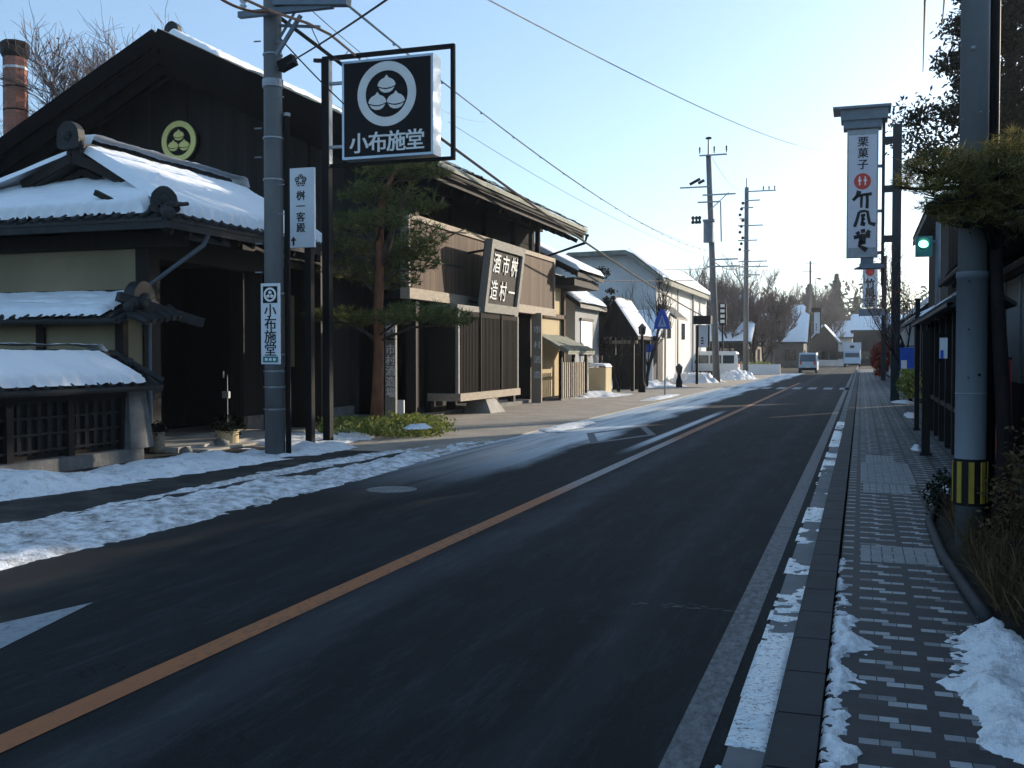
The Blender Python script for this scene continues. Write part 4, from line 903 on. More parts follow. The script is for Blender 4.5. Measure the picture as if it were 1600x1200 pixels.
mb = MB(); z = P(1112, 240, Y=y).z
for dx in (-.48,.35,1.05): ins(mb, X_(z)+dx, y, z, .4)
mb.ball((X_(top.z),y,top.z+1.0), .12, 1.6, 1, .7, seg=8, rings=5)
z = P(1112, 278, Y=y).z
mb.beam((X_(z)-1.1,y-.2,z-.35),(X_(z)-.5,y-.2,z-.05),.14,.14); mb.beam((X_(z)-.6,y-.25,z-.32),(X_(z)-.25,y-.25,z-.15),.14,.14)
z = P(1112, 344, Y=y).z; 
for dx in (-1.0,-.8,-.62): mb.lathe((X_(z)+dx,y-.2,z-.2), [(.08,0),(.12,.1),(.05,.2),(.12,.35),(.04,.45)], 7)
each(mb, 'insulator', M['metal_black'], up2)
mb = MB(); za = P(1110, 380, Y=y).z; zb_ = P(1110, 346, Y=y).z; mb.cyl(X_(za)-.12, y-.42, za, zb_, .30, .30, 14); mb.box(X_(za)-.42, X_(za)+.25, y-.75, y-.12, zb_-.08, zb_+.04); mb.build('transformer', M['metal_blue'], up2)
q = P(1165, 589, Z=0); x, y = q.x, q.y; zt_ = P(1165, 293, Y=y).z
up3 = thing('utility_pole', 'straight utility pole with short side arms behind the bare reddish trees', 'utility pole', (x,y,0))
mb = MB(); mb.tube([(x,y,-.1),(x,y,zt_)], [.2,.15], 12); mb.build('shaft', M['concrete'], up3, True)
mb = MB(); mb.cyl(x, y, zt_, zt_+.7, .05, seg=6)
for (py, l, r_) in ((300,.0,2.1),(314,.1,1.0),(325,.4,.5),(342,.5,.0),(353,.6,1.2),(376,.6,.8),(392,.2,.3),(409,.5,1.5),(417,.4,1.6),(430,.5,1.0)): arm(mb, x, y, P(1165, py, Y=y).z, l, r_)
each(mb, 'crossarm', M['metal_grey'], up3)
mb = MB()
for dx in (1.2,1.6,2.0): ins(mb, x+dx, y, P(1165,300,Y=y).z, .35)
for k in range(9): z = P(1165, 318+k*9, Y=y).z; mb.ball((x-.25-.1*(k%3), y-.2, z), .12, seg=6, rings=4)
each(mb, 'insulator', M['metal_black'], up3)
q = P(1265, 573.5, Z=0); x, y = q.x, q.y; zt_ = P(1265, 408, Y=y).z
up4 = thing('utility_pole', 'small far utility pole above the roadside sign lantern', 'utility pole', (x,y,0))
mb = MB(); mb.tube([(x,y,0),(x,y,zt_)], [.2,.13], 8); mb.build('shaft', M['concrete'], up4)
mb = MB(); arm(mb, x, y, zt_-.3, .6, 1.2); arm(mb, x, y, zt_-1.4, 1.1, .3); each(mb, 'crossarm', M['metal_grey'], up4)
# ------------------------------------------------------------------ overhead wires
def wire(label, a, b, s_, r, mat='rubber', clips=0, name='overhead_wire'):
    pts = sag(a, b, s_, 40); mb = MB(); mb.tube(pts, r, 5)
    if clips:
        for i in range(2, 39, clips): mb.ball(pts[i]-Vector((0,0,r*1.5)), r*2.2, seg=5, rings=3)
    o = mb.build(name, M[mat], org=a); props(o, label, 'wire', 'overhead power and telephone wires'); return o
T1 = P(448, 100, Y=PY-.2)
wire('thick black wire rising from the junction box over the street', T1, P(612, -6, Y=9.0), .02, .012)
wire('heavy black cable running along the street from the near pole past the roof eave', P(430, 22, Y=PY+.4), P(1110, 500, Y=61), .35, .035)
wire('thin beaded telephone wire sagging between the two left poles', P(520, -10, Y=PY+.5), P(1110, 392, Y=61), .75, .014, 'metal_grey', 2)
wire('second thin wire just beside the beaded one', P(500, -30, Y=PY+.5), P(1110, 386, Y=61), .9, .010, 'metal_grey')
wire('high thin wire crossing the open sky toward the right sign tower', P(745, -10, Y=9.0), P(1330, 232, Y=60), .6, .008, 'metal_grey')
wire('faint lower wire crossing toward the tall signpost', P(1120, 415, Y=61), P(1322, 358, Y=33), .15, .006, 'metal_grey')
wire('thick wire dropping behind the right conifer', P(1446, -30, Y=9), P(1442, 112, Y=30), .0, .012)
wire('short wire beside the near right pole top', P(1478, -30, Y=8), P(1472, 40, Y=22), .0, .010)
wire('thin wire from the left pole top toward the upper right sky', P(480, 10, Y=PY), P(760, 190, Y=42), .5, .008, 'metal_grey')
wire('drooping service wire from the left pole to the timber hall eave', P(438, 60, Y=PY), (EX+.1, 24.5, EZ-.1), .45, .012)
wire('slack loop of wire hanging off the left pole braces', P(484, 36, Y=PY), P(545, 78, Y=17.6), .35, .008)
wire('short cable stub at the very top left of the near pole', P(330, -12, Y=PY-1.5), P(424, 18, Y=PY-.2), .1, .022, 'bark_red')
wire('thin wire running down the street beside the white storehouse', P(700, 190, Y=40), P(1165, 420, Y=78), .8, .012, 'metal_grey')
wire('wire bundle between the transformer pole and the far left roofs', P(1112, 417, Y=61), P(1000, 415, Y=58), .2, .015)
wire('thin wire from the transformer pole to the next pole', P(1112, 245, Y=61), P(1165, 300, Y=78), .5, .012, 'metal_grey')
wire('cable bundle drooping between the two middle poles', P(1115, 408, Y=61), P(1165, 410, Y=78), .5, .03)
wire('wire from the middle pole toward the far pole', P(1172, 410, Y=78), P(1265, 418, Y=150), .9, .02, 'metal_grey')
wire('lower cable running across before the white storehouse', P(870, 436, Y=36), P(1112, 436, Y=61), .1, .02)
# ------------------------------------------------------------------ trees
def bare_tree(name, label, x, y, h, spread, mat='twig', seed=1, depth=6, r0=None, group=None, leafmat=None, nleaf=0, upb=.5, lean=(0,0), rmin=.006, kids=3, seg_=5, cat='tree'):
    rnd = random.Random(seed); t = thing(name, label, cat, (x, y, 0), group)
    tr = MB(); tw = MB(); lf = MB(); r0 = r0 or h*.022; tips = []
    def grow(p, d, L, r, k):
        n = 4 if k < 2 else 3; pts = [p]; rr = [r]
        for i in range(n):
            d = (d + Vector((rnd.gauss(0,.13), rnd.gauss(0,.13), rnd.gauss(.03,.08)))).normalized(); p = p + d*L/n; pts.append(p); rr.append(r*(1-.4*(i+1)/n))
        (tr if k < 3 else tw).tube(pts, rr, max(3, seg_-k+1), False)
        if k >= depth: tips.append(p); return
        for j in range(kids + (rnd.random() < .4)):
            u = rnd.uniform(.35, 1) if j else 1; q = pts[0].lerp(pts[-1], u) if u < 1 else pts[-1]
            if u < 1: q = pts[min(n, int(u*n))]
            a = Vector((rnd.gauss(0,1)*spread, rnd.gauss(0,1)*spread, rnd.gauss(upb,.35)))
            nd = (d*.9 + a*.75).normalized(); grow(q, nd, L*rnd.uniform(.58,.82), max(r*.58, rmin), k+1)
    grow(Vector((x,y,-.05)), Vector((lean[0], lean[1], 1)).normalized(), h*.30, r0, 0)
    tr.build('trunk', M['bark_dark'] if mat != 'bark_red' else M['bark_red'], t)
    if tw.v: tw.build('crown', M[mat], t)
    if nleaf:
        for i in range(nleaf):
            c = rnd.choice(tips) + Vector((rnd.gauss(0,.15),rnd.gauss(0,.15),rnd.gauss(0,.15))); a = Vector((rnd.gauss(0,1),rnd.gauss(0,1),rnd.gauss(0,1))).normalized(); b = a.orthogonal().normalized(); s_ = h*.0032
            lf.add([c-a*s_,c+b*s_*.7,c+a*s_,c-b*s_*.7], [(0,1,2,3)])
        lf.build('leaves', M[leafmat], t)
    return t
def tuft(mb, c, L, rnd, n=9, up=.4, w=.006):
    for i in range(n):
        d = Vector((rnd.gauss(0,1), rnd.gauss(0,1), rnd.gauss(up,.7))).normalized(); s_ = d.orthogonal().normalized()
        s_ = (s_*math.cos(i) + d.cross(s_)*math.sin(i))*w; e = c + d*L*rnd.uniform(.7,1.2)
        mb.add([c-s_, c+s_, e], [(0,1,2)])
def pad(mb, br, root, c, rx_, ry_, rz_, n, rnd, L=.11, w=.007, nb=7):
    """a pine bough: branchlets fanning from root under a flattened cloud of needle tufts"""
    c = Vector(c); root = Vector(root); br.tube([root, root.lerp(c,.5)+Vector((0,0,.08)), c-Vector((0,0,rz_*.4))], [.035,.025,.012], 5)
    for i in range(nb):
        a = rnd.uniform(0, 6.28); q = c + Vector((rx_*.85*math.cos(a), ry_*.85*math.sin(a), rnd.uniform(-.3,.2)*rz_)); br.tube([c-Vector((0,0,rz_*.4)), c.lerp(q,.5)-Vector((0,0,rz_*.25)), q], [.012,.008,.004], 4)
    for i in range(n):
        a = rnd.uniform(0, 6.28); r = math.sqrt(rnd.random())*(1+.18*math.sin(3*a+c.x*5)); z = rnd.uniform(-.6,1)*math.sqrt(max(0,1-min(1,r*r)))
        tuft(mb, c + Vector((rx_*r*math.cos(a), ry_*r*math.sin(a), rz_*z)), L, rnd, 9, .5, w)
rnd = random.Random(4)
# left garden pine by the storehouse
q = P(589, 676, Z=0); px_, py_ = q.x, q.y
pine = thing('pine_tree', 'slender reddish trained pine with layered boughs rising from a clipped bush', 'pine tree', (px_, py_, 0))
W = lambda px, py, dy=0: P(px, py, Y=py_+dy)
mb = MB(); pts = [W(588,680), W(590,620), W(592,550), W(591,480), W(594,410), W(593,360), W(596,320), W(606,290), W(622,262)]
mb.tube(pts, [.17,.125,.105,.10,.09,.085,.075,.05,.03], 10); trk = mb.build('trunk', M['bark_red'], pine, True)
br = MB(); fo = MB()
br.tube([W(593,420), W(606,385), W(616,350), W(628,318), W(640,290)], [.08,.075,.06,.05,.03], 7)
for (x, y, wx, wz, dy, n) in ((612,268,48,20,0,150),(655,270,42,22,.5,150),(575,305,42,20,-.4,150),(640,320,48,28,.3,190),(600,345,50,22,-.6,160),(550,352,46,22,.2,170),(660,375,36,26,-.3,150),(585,395,50,20,.8,150),(635,395,44,20,.4,140),(535,388,36,16,-.2,110),(650,412,40,24,.2,160),(610,440,50,22,.7,140),(545,425,42,20,.5,130),
    (655,492,60,20,-.6,230),(700,500,40,18,-.2,160),(600,500,46,16,.2,120),(540,500,44,18,.4,130),(505,495,28,14,.3,70)):
    c = W(x, y, dy); k = (c-Vector((0,0,1.6))).length/1620*1.0
    zr = W(x, min(y+35, 640)).z; root = Vector((pts[0].x, py_, max(.8, zr)))
    pad(fo, br, root, c, wx*k*1.05, wx*k, wz*k*1.05, int(n*.8), rnd, .15, .011)
br.build('branches', M['bark'], pine, True); fo.build('needles', M['needle'], pine)
def leafy(mb, c, rx_, ry_, rz_, n, s_, rnd, shell=.5, lump=.3, seed=0):
    c = Vector(c)
    for i in range(n):
        d = Vector((rnd.gauss(0,1),rnd.gauss(0,1),rnd.gauss(0,1))).normalized(); k = (1 + lump*nz(d.x*1.5+seed, d.y*1.5+d.z*2, 1.3, seed))*rnd.uniform(shell, 1)
        p = c + Vector((d.x*rx_, d.y*ry_, d.z*rz_))*k; a = Vector((rnd.gauss(0,1),rnd.gauss(0,1),rnd.gauss(0,1))).normalized(); b = a.orthogonal().normalized(); s2 = s_*rnd.uniform(.6,1.3)
        mb.add([p-a*s2, p+b*s2*.55, p+a*s2, p-b*s2*.55], [(0,1,2,3)])
def bush(label, c, rx_, ry_, rz_, n, s_, mat, seed, name='bush', stem=True):
    t = thing(name, label, 'bush', (c[0],c[1],c[2]-rz_*.6)); r2 = random.Random(seed); mb = MB()
    leafy(mb, c, rx_, ry_, rz_, n, s_, r2, .55, .5, seed); mb.build('foliage', M[mat], t)
    mb = MB()
    for i in range(9): a = i*.7; mb.tube([(c[0],c[1],c[2]-rz_*.8),(c[0]+rx_*.5*math.cos(a),c[1]+ry_*.5*math.sin(a),c[2]+rz_*.2)], [.012,.005], 4)
    mb.build('stems', M['bark'], t); return t
q = P(632, 682, Z=0); bush('yellow-green clipped bush around the pine base in sunlight', (q.x,q.y+.1,.2), .85, 1.0, .26, 3000, .04, 'leaf_bush', 3)
q = P(528, 684, Z=0); bush('low green bush behind the black sign post with snow before it', (q.x,q.y+.6,.16), .7, .9, .24, 1800, .04, 'leaf_bush', 5)
patch_obj('small snow cap caught on the clipped bush', 652, 668, .22, .3, .12, 41, .35, (20, 20))
# bare tree behind the roof and chimney
c = P(120, 300, Y=38); bare_tree('bare_tree', 'large bare tree with a few red leaves behind the brick chimney', c.x+2.0, 40, 20.5, .8, seed=6, depth=6, leafmat='leaf_red', nleaf=1300, upb=.35, r0=.2, kids=5, rmin=.012)
c = P(60, 300, Y=42); bare_tree('bare_tree', 'second bare tree half hidden at the far left roof edge', c.x+1.0, 44, 18.5, .75, seed=8, depth=6, leafmat='leaf_red', nleaf=350, upb=.4, r0=.16, kids=4, rmin=.012)
# chimney
c0 = P(25, 200, Y=34); ch = thing('chimney', 'tall weathered red brick chimney with dark cap behind the roof', 'chimney', (c0.x,34,0))
mb_, n, l, b = nm('brick'); br_ = n.new('ShaderNodeTexBrick'); l.new(coords(n, l, (1,1,1)), br_.inputs[0]); v = n.new('ShaderNodeSeparateXYZ'); g = n.new('ShaderNodeNewGeometry'); l.new(g.outputs['Position'], v.inputs[0]); cx = n.new('ShaderNodeCombineXYZ'); l.new(math_(n,l,'ADD',v.outputs[0],v.outputs[1]), cx.inputs[0]); l.new(v.outputs[2], cx.inputs[1]); l.new(cx.outputs[0], br_.inputs[0])
br_.inputs['Scale'].default_value = 1; br_.inputs['Brick Width'].default_value = .22; br_.inputs['Row Height'].default_value = .075; br_.inputs['Mortar Size'].default_value = .006; br_.inputs[1].default_value = (.42,.15,.09,1); br_.inputs[2].default_value = (.30,.10,.07,1); br_.inputs[3].default_value = (.25,.2,.18,1)
l.new(mixc(n, l, ramp(n, l, noi(n,l,coords(n,l),1.4,4), [(.5,(0,0,0)),(.7,(1,1,1))]), br_.outputs[0], (.10,.06,.05)), b.inputs['Base Color']); b.inputs['Roughness'].default_value = .9; M['brick'] = mb_
zt_ = P(25, 66, Y=34).z; w_ = (P(43,150,Y=34).x-P(7,150,Y=34).x)/2*.78
mb = MB(); mb.tube([(c0.x,34,0),(c0.x,34,zt_-.6)], [w_*1.15,w_], 8); mb.build('shaft', M['brick'], ch)
mb = MB(); mb.lathe((c0.x,34,0), [(w_*1.02,zt_-.65),(w_*1.2,zt_-.5),(w_*1.22,zt_-.08),(w_*1.1,zt_),(w_*.7,zt_)], 8); mb.build('cap', M['bark_dark'], ch)
mb = MB(); z_ = P(25,107,Y=34).z; mb.lathe((c0.x,34,0), [(w_*1.03,z_-.05),(w_*1.03,z_+.05)], 8); mb.build('white_band', M['sign_white'], ch)
mb = MB()
for py in (137, 173): z_ = P(25,py,Y=34).z; mb.lathe((c0.x,34,0), [(w_*1.05,z_-.03),(w_*1.05,z_+.03)], 8)
mb.build('iron_band', M['metal_black'], ch)
# small bare twigs over the left fence
c = P(28, 560, Y=12); bare_tree('bare_shrub', 'thin leafless shrub twigs before the cream wall', -12.6, 12.3, 2.3, .8, seed=21, depth=4, r0=.03, upb=.6, cat='shrub', mat='bark_dark')
# pruned dark tree by the second house
q = P(932, 612, Z=0); tr_ = thing('pruned_tree', 'thick dark leaning tree trunk with knobbly pruned top before the grey house', 'tree', (q.x,q.y,0)); W = lambda px, py, dy=0: P(px, py, Y=q.y+dy)
mb = MB(); mb.tube([W(930,615), W(931,570), W(934,520), W(930,490), W(918,460), W(908,430)], [.42,.30,.28,.24,.14,.07], 9); mb.tube([W(934,500), W(950,480), W(948,462)], [.16,.1,.04], 6); mb.tube([W(932,480), W(922,500), W(905,515)], [.12,.08,.04], 6); mb.build('trunk', M['bark_dark'], tr_, True)
mb = MB(); r2 = random.Random(9)
for (a, b_, s1, s2, n_) in ((912,440,26,12,500),(935,428,26,14,500),(900,420,20,10,300),(930,500,24,16,500),(938,540,22,18,500),(948,470,12,8,150),(955,455,10,6,100)): leafy(mb, W(a,b_), s1*.025, .6, s2*.025, n_, .06, r2, .2)
mb.build('crown', M['leaf_dark'], tr_)
# bare garden trees before the white storehouse
c = P(1012, 600, Z=0); bare_tree('bare_tree', 'leafless tree with upright branches before the white storehouse', P(1010,590,Y=50).x, 50, 8.0, .45, seed=31, depth=5, r0=.10, upb=.8, mat='bark_dark')
bare_tree('bare_tree', 'small leafless dark tree beside the pointed roof', P(975,590,Y=45).x, 44, 4.4, .6, seed=33, depth=5, r0=.08, upb=.5, mat='bark_dark')
# ------------------------------------------------------------------ right side of the street
def house(name, label, x0, x1, y0, y1, ez, rz, ridge='y', over=.6, wall='plaster_grey', roofm='tile', snow=True, base=None, wins=(), rx=None, cat='house', sth=.12, tiles=False, group=None):
    """a pitched-roof house; eaves at ez, ridge at rz along x or y; wins: (face, u0, u1, z0, z1)"""
    t = thing(name, label, cat, ((x0+x1)/2, (y0+y1)/2, 0), group)
    mb = MB()
    if ridge == 'y':
        c = rx if rx is not None else (x0+x1)/2
        mb.box(x0, x1, y0, y1, 0, ez-.02); k = (rz-ez)/max(c-x0+over, .01)
        z0 = ez+.0; mb.plate(front(0, y0, 0), [(x0,ez-.02),(x1,ez-.02),(c,rz-.14)], -.12, 0); mb.plate(front(0, y1, 0), [(x0,ez-.02),(x1,ez-.02),(c,rz-.14)], 0, .12)
    else:
        c = (y0+y1)/2; mb.box(x0, x1, y0, y1, 0, ez-.02)
        mb.plate(side(x1, 0, 0), [(y0,ez-.02),(y1,ez-.02),(c,rz-.14)], -.12, 0); mb.plate(side(x0, 0, 0), [(y0,ez-.02),(y1,ez-.02),(c,rz-.14)], 0, .12)
    mb.build('wall', M[wall], t)
    mb = MB(); sn = MB()
    if ridge == 'y':
        for e in (x1+over, x0-over):
            slab(mb, [(e,y0-over,ez-.1),(e,y1+over,ez-.1),(c,y1+over,rz),(c,y0-over,rz)], .14)
            if snow: snow_on(sn, (e,y0-over,ez-.05), (e,y1+over,ez-.05), (c,y0-over,rz+.05), (c,y1+over,rz+.05), sth, 24, 8, seed=int(abs(x0)*7))
            if tiles: eave_tiles(mb, (e,y0-over,ez-.08), (e,y1+over,ez-.08), ((-1 if e > c else 1),0,.45), .3)
        mb.tube([(c,y0-over,rz+.06),(c,y1+over,rz+.06)], .12, 8)
    else:
        for e in (y0-over, y1+over):
            slab(mb, [(x0-over,e,ez-.1),(x1+over,e,ez-.1),(x1+over,c,rz),(x0-over,c,rz)], .14)
            if snow: snow_on(sn, (x0-over,e,ez-.05), (x1+over,e,ez-.05), (x0-over,c,rz+.05), (x1+over,c,rz+.05), sth, 24, 8, seed=int(abs(x0)*5+3))
        mb.tube([(x0-over,c,rz+.06),(x1+over,c,rz+.06)], .12, 8)
    rf = mb.build('roof', M[roofm], t)
    if snow: sn.build('roof_snow', M['roof_snow'], rf, True)
    if base:
        mb = MB(); mb.box(x0-.03, x1+.03, y0-.03, y1+.03, 0, base); mb.build('base_boards', M['boards_dark'], t)
    for (f, u0, u1, z0, z1) in wins:
        mb = MB(); fm = MB()
        if f == 'f': F = front(0, y0, 0)
        elif f == 'r': F = side(x1, 0, 0)
        else: F = Fr((x0, 0, 0), (0,-1,0), (0,0,1)); u0, u1 = -u1, -u0
        mb.rect(F, u0, u1, z0, z1, 0, .03); w = mb.build('window', M['glass'], t)
        for (a, b_, c_, d_) in ((u0-.07,u1+.07,z1,z1+.08),(u0-.07,u1+.07,z0-.08,z0),(u0-.07,u0,z0,z1),(u1,u1+.07,z0,z1),((u0+u1)/2-.03,(u0+u1)/2+.03,z0,z1)): fm.rect(F, a, b_, c_, d_, 0, .06)
        fm.build('frame', M['wood_dark'], w)
    return t
hA = house('row_house', 'near right house with a grey plaster wall and deep low eaves over the sidewalk', 2.6, 9.0, 2.0, 22.9, 3.28, 4.75, over=.95, base=None, rx=6.0)
mb = MB(); mb.box(2.54, 2.6-.002, 2.0, 22.92, 0, 1.12); mb.build('base_boards', M['boards_dark'], hA)
mb = MB()
for y in [9+.7*i for i in range(21)]: mb.beam((1.75,y,3.0),(2.6,y,3.32),.06,.08)
mb.box(2.5,2.6,2,22.9,2.98,3.1); mb.beam((1.68,2,3.1),(1.68,23.8,3.1),.05,.1); mb.tube([(1.58,2,3.08),(1.58,23.8,3.08)], .05, 8); mb.build('eave_rafters', M['wood_dark'], hA)
for y in (19.6, 21.6):
    mb = MB(); mb.box(2.56,2.6-.001,y-.03,y+.03,1.12,2.98); mb.build('wall_batten', M['metal_grey'], hA)
hB = house('row_house', 'taller dark shop behind the right pine with a boarded front', 1.95, 4.8, 26.8, 34.4, 5.25, 5.95, over=.45, wall='boards_dark', rx=3.3, wins=(('l',27.3,29,1.0,2.3),('l',30,32,1.0,2.3)))
mb = MB(); slab(mb, [(1.15,25.2,2.5),(1.15,34.6,2.5),(1.94,34.6,2.85),(1.94,25.2,2.85)], .08); rf = mb.build('awning_roof', M['tile'], hB)
mb = MB(); snow_on(mb, (1.15,25.2,2.52), (1.15,34.6,2.52), (1.9,25.2,2.87), (1.9,34.6,2.87), .06, 40, 6, seed=4, bare=lambda u,v,p: .05+.08*nz(p.y,p.x,.9,2)); mb.build('awning_snow', M['snow'], rf, True)
hC = house('row_house', 'low right-hand house beyond the tall signpost', 1.9, 3.4, 37.2, 42.3, 3.0, 3.8, over=.35, wall='boards_dark', rx=2.65)
hD = house('row_house', 'far right house past the sunlit gap in the row', 1.9, 8.0, 51, 66, 3.2, 4.9, over=.35, wall='plaster_grey', rx=5.0, wins=(('l',53,55,1.0,2.2),))
hE = house('row_house', 'farthest right house in the shaded row', 2.1, 9.0, 70, 100, 3.6, 5.2, over=.35, wall='plaster_grey', rx=5.5)
# dark garden fence with tiled coping
gf = thing('garden_fence', 'dark wooden fence with a small tiled coping along the right sidewalk', 'fence', (1.5, 19, .1))
mb = MB(); mb.box(1.38,1.46,14.2,23.6,.1,2.25); mb.build('boards', M['boards_dark'], gf)
mb = MB(); 
for y in [14.2+1.34*i for i in range(8)]: mb.box(1.3,1.38,y-.05,y+.05,.1,2.25)
each(mb, 'post', M['wood_dark'], gf); mb = MB(); mb.box(1.31,1.379,14.2,23.6,.75,.82); mb.build('rail', M['wood_dark'], gf)
mb = MB(); slab(mb, [(1.02,14.0,2.25),(1.02,23.8,2.25),(1.42,23.8,2.5),(1.42,14.0,2.5)], .05); slab(mb, [(1.8,14.0,2.25),(1.8,23.8,2.25),(1.42,23.8,2.5),(1.42,14.0,2.5)], .05); eave_tiles(mb, (1.02,14,2.26), (1.02,23.8,2.26), (1,0,.6), .25, .04, .2); mb.tube([(1.42,14,2.54),(1.42,23.8,2.54)], .06, 8); mb.build('coping', M['tile'], gf)
mb = MB(); snow_on(mb, (1.04,14.5,2.29), (1.04,23.6,2.29), (1.4,14.5,2.52), (1.4,23.6,2.52), .05, 60, 6, seed=14, bare=lambda u,v,p: .06+.12*nz(p.y,p.x,.7,2)); mb.build('coping_snow', M['snow'], gf, True)
# posts on the sidewalk
def dark_post(label, px, pyb, pyt, r, mat='metal_black', cap=True):
    q = P(px, pyb, Z=.095); zt = P(px, pyt, Y=q.y).z; t = thing('sidewalk_post', label, 'post', (q.x,q.y,.095)); mb = MB(); mb.box(q.x-r,q.x+r,q.y-r,q.y+r,.095,zt); mb.build('shaft', M[mat], t)
    mb = MB(); mb.box(q.x-r*1.3,q.x+r*1.3,q.y-r*1.3,q.y+r*1.3,zt,zt+.05); mb.box(q.x-r*1.5,q.x+r*1.5,q.y-r*1.5,q.y+r*1.5,.095,.13); mb.build('cap', M[mat], t); return q
dark_post('square dark post on the right sidewalk before the wooden fence', 1446, 711, 520, .058, 'wood_dark')
dark_post('slimmer dark post behind the square one on the right sidewalk', 1432, 672, 470, .045, 'wood_dark')
# tall confectionery sign
q = P(1398, 626, Z=.095); sx_, sy_ = q.x, q.y; D = lambda px, py: P(px, py, Y=sy_)
ts = thing('tower_sign', 'tall roofed vertical white sign with brush lettering and a red disc on twin dark posts', 'shop sign', (sx_, sy_, .095))
zt = D(1398,195).z; r = .14
mb = MB(); mb.box(sx_-r, sx_+r, sy_-r, sy_+r, .095, zt); mb.build('post', M['steel_dark'], ts)
a = D(1381, 200); x2 = a.x; z2 = D(1381,420).z; mb = MB(); mb.box(x2-.05, x2+.05, sy_-.06, sy_+.06, D(1381,445).z, D(1381,185).z)
for py in (219, 295, 373): z = D(1390, py).z; mb.box(x2, sx_-r, sy_-.07, sy_+.07, z-.11, z+.11)
mb.build('frame', M['steel_dark'], ts)
pa = D(1324, 205); pb_ = D(1371, 402); x0, x1, z1, z0 = pa.x, pb_.x, pa.z, pb_.z
mb = MB(); mb.box(x0, x1, sy_-.17, sy_+.17, z0, z1); 
pn = mb.build('panel', M['metal_grey'], ts)
F = front((x0+x1)/2, sy_-.172, z0); w = x1-x0; h = z1-z0
mb = MB(); mb.rect(F, -w/2+.05, w/2-.05, h*.075, h*.955, -.02, .008); mb.build('face', plain('face_white', (.58,.58,.63), (.52,.52,.58), .5, 3, bs=0), pn)  # pale lilac-white base colour of the sign face
mb = MB(); vtxt(mb, F, '栗菓子', w*.36, 0.01, h*.945, h*.088, .009, .02, .022)
def bs_(pts, k=.055): stroke(mb, F, [(p[0]*w, h*.955 - p[1]*h, *(p[2:])) for p in pts], w*k*2.0, .009, .02)
# brushed characters, drawn stroke by stroke
bs_([(-.10,.435,1.5),(-.16,.475,1.1),(-.30,.508,.9)]); bs_([(-.22,.478,.9),(.0,.468,.8),(.30,.462,1.0)]); bs_([(-.02,.47,.8),(-.03,.52,.8),(-.03,.568,.7)]); bs_([(.15,.465,.9),(.16,.52,.9),(.15,.575,1.0)])
bs_([(-.10,.60,.8),(-.14,.64,.9),(-.18,.675,.9),(-.24,.715,1.0)]); bs_([(-.10,.60,.8),(.06,.594,.8),(.17,.60,.9),(.20,.65,.9),(.24,.69,1.0),(.42,.705,1.2)]); bs_([(-.04,.63,.9),(.10,.625,.9)]); bs_([(-.03,.66,.8),(.09,.655,.8)]); bs_([(.02,.63,.7),(.01,.70,.8)]); bs_([(-.05,.69,1.2),(.10,.70,1.2)])
bs_([(.02,.735,1.4),(.04,.765,1.2)]); bs_([(-.16,.755,1.2),(-.10,.775,1.1)]); bs_([(.24,.748,1.2),(.15,.775,1.1)]); bs_([(-.26,.80,1.2),(0,.785,1.1),(.26,.79,1.3)]); bs_([(-.10,.815,1.1),(.10,.812,1.1),(.05,.84,1.2)]); bs_([(-.12,.845,1.1),(.12,.84,1.1)]); bs_([(.0,.82,1),(-.08,.865,1.2),(.05,.885,1.3),(.16,.90,1.6)])
mb.build('lettering', M['letter_black'], pn)
mb = MB(); cz = h*.955 - .362*h; mb.plate(F, [(.27*w*math.cos(2*math.pi*k/32), cz+.27*w*math.sin(2*math.pi*k/32)) for k in range(32)], .009, .018); disc = mb.build('red_disc', M['red'], pn)
mb = MB()
for sx in (-1,1): mb.rect(F, sx*w*.09-.02, sx*w*.09+.02, cz-.13*w, cz+.16*w, .0185, .022); mb.rect(F, sx*w*.09-.05, sx*w*.09+.05, cz-.0*w, cz+.06*w, .019, .0225)
mb.build('emblem', M['letter_white'], pn)
ca, cb = D(1313,195), D(1385,170); mb = MB(); mb.box(x0-.12, x1+.1, sy_-.32, sy_+.32, z1+.02, z1+.28); mb.hexa([(x0-.2,sy_-.42,z1+.28),(x1+.28,sy_-.42,z1+.28),(x1+.28,sy_+.42,z1+.28),(x0-.2,sy_+.42,z1+.28)], [(x0-.22,sy_-.44,z1+.62),(x1+.3,sy_-.44,z1+.62),(x1+.3,sy_+.44,z1+.62),(x0-.22,sy_+.44,z1+.62)]); mb.box(x0-.45, x1+.38, sy_-.6, sy_+.6, z1+.62, z1+.70); mb.build('cap_roof', M['metal_blue'], ts)
mb = MB(); z = D(1360,420).z; mb.box(x0+.45, x1-.12, sy_-.1, sy_+.1, z+.12, z0); mb.hexa([(x0+.25,sy_-.3,z),(x2+.05,sy_-.3,z),(x2+.05,sy_+.3,z),(x0+.25,sy_+.3,z)], [(x0+.55,sy_-.25,z+.13),(x2+.05,sy_-.25,z+.13),(x2+.05,sy_+.25,z+.13),(x0+.55,sy_+.25,z+.13)]); mb.box(x1,x2,sy_-.03,sy_+.03,z0+.1,z0+.2); mb.box(x1,x2,sy_-.03,sy_+.03,z0+h*.35,z0+h*.35+.1); mb.box(x1,x2,sy_-.03,sy_+.03,z0+h*.7,z0+h*.7+.1); mb.build('bracket', M['metal_blue'], ts)
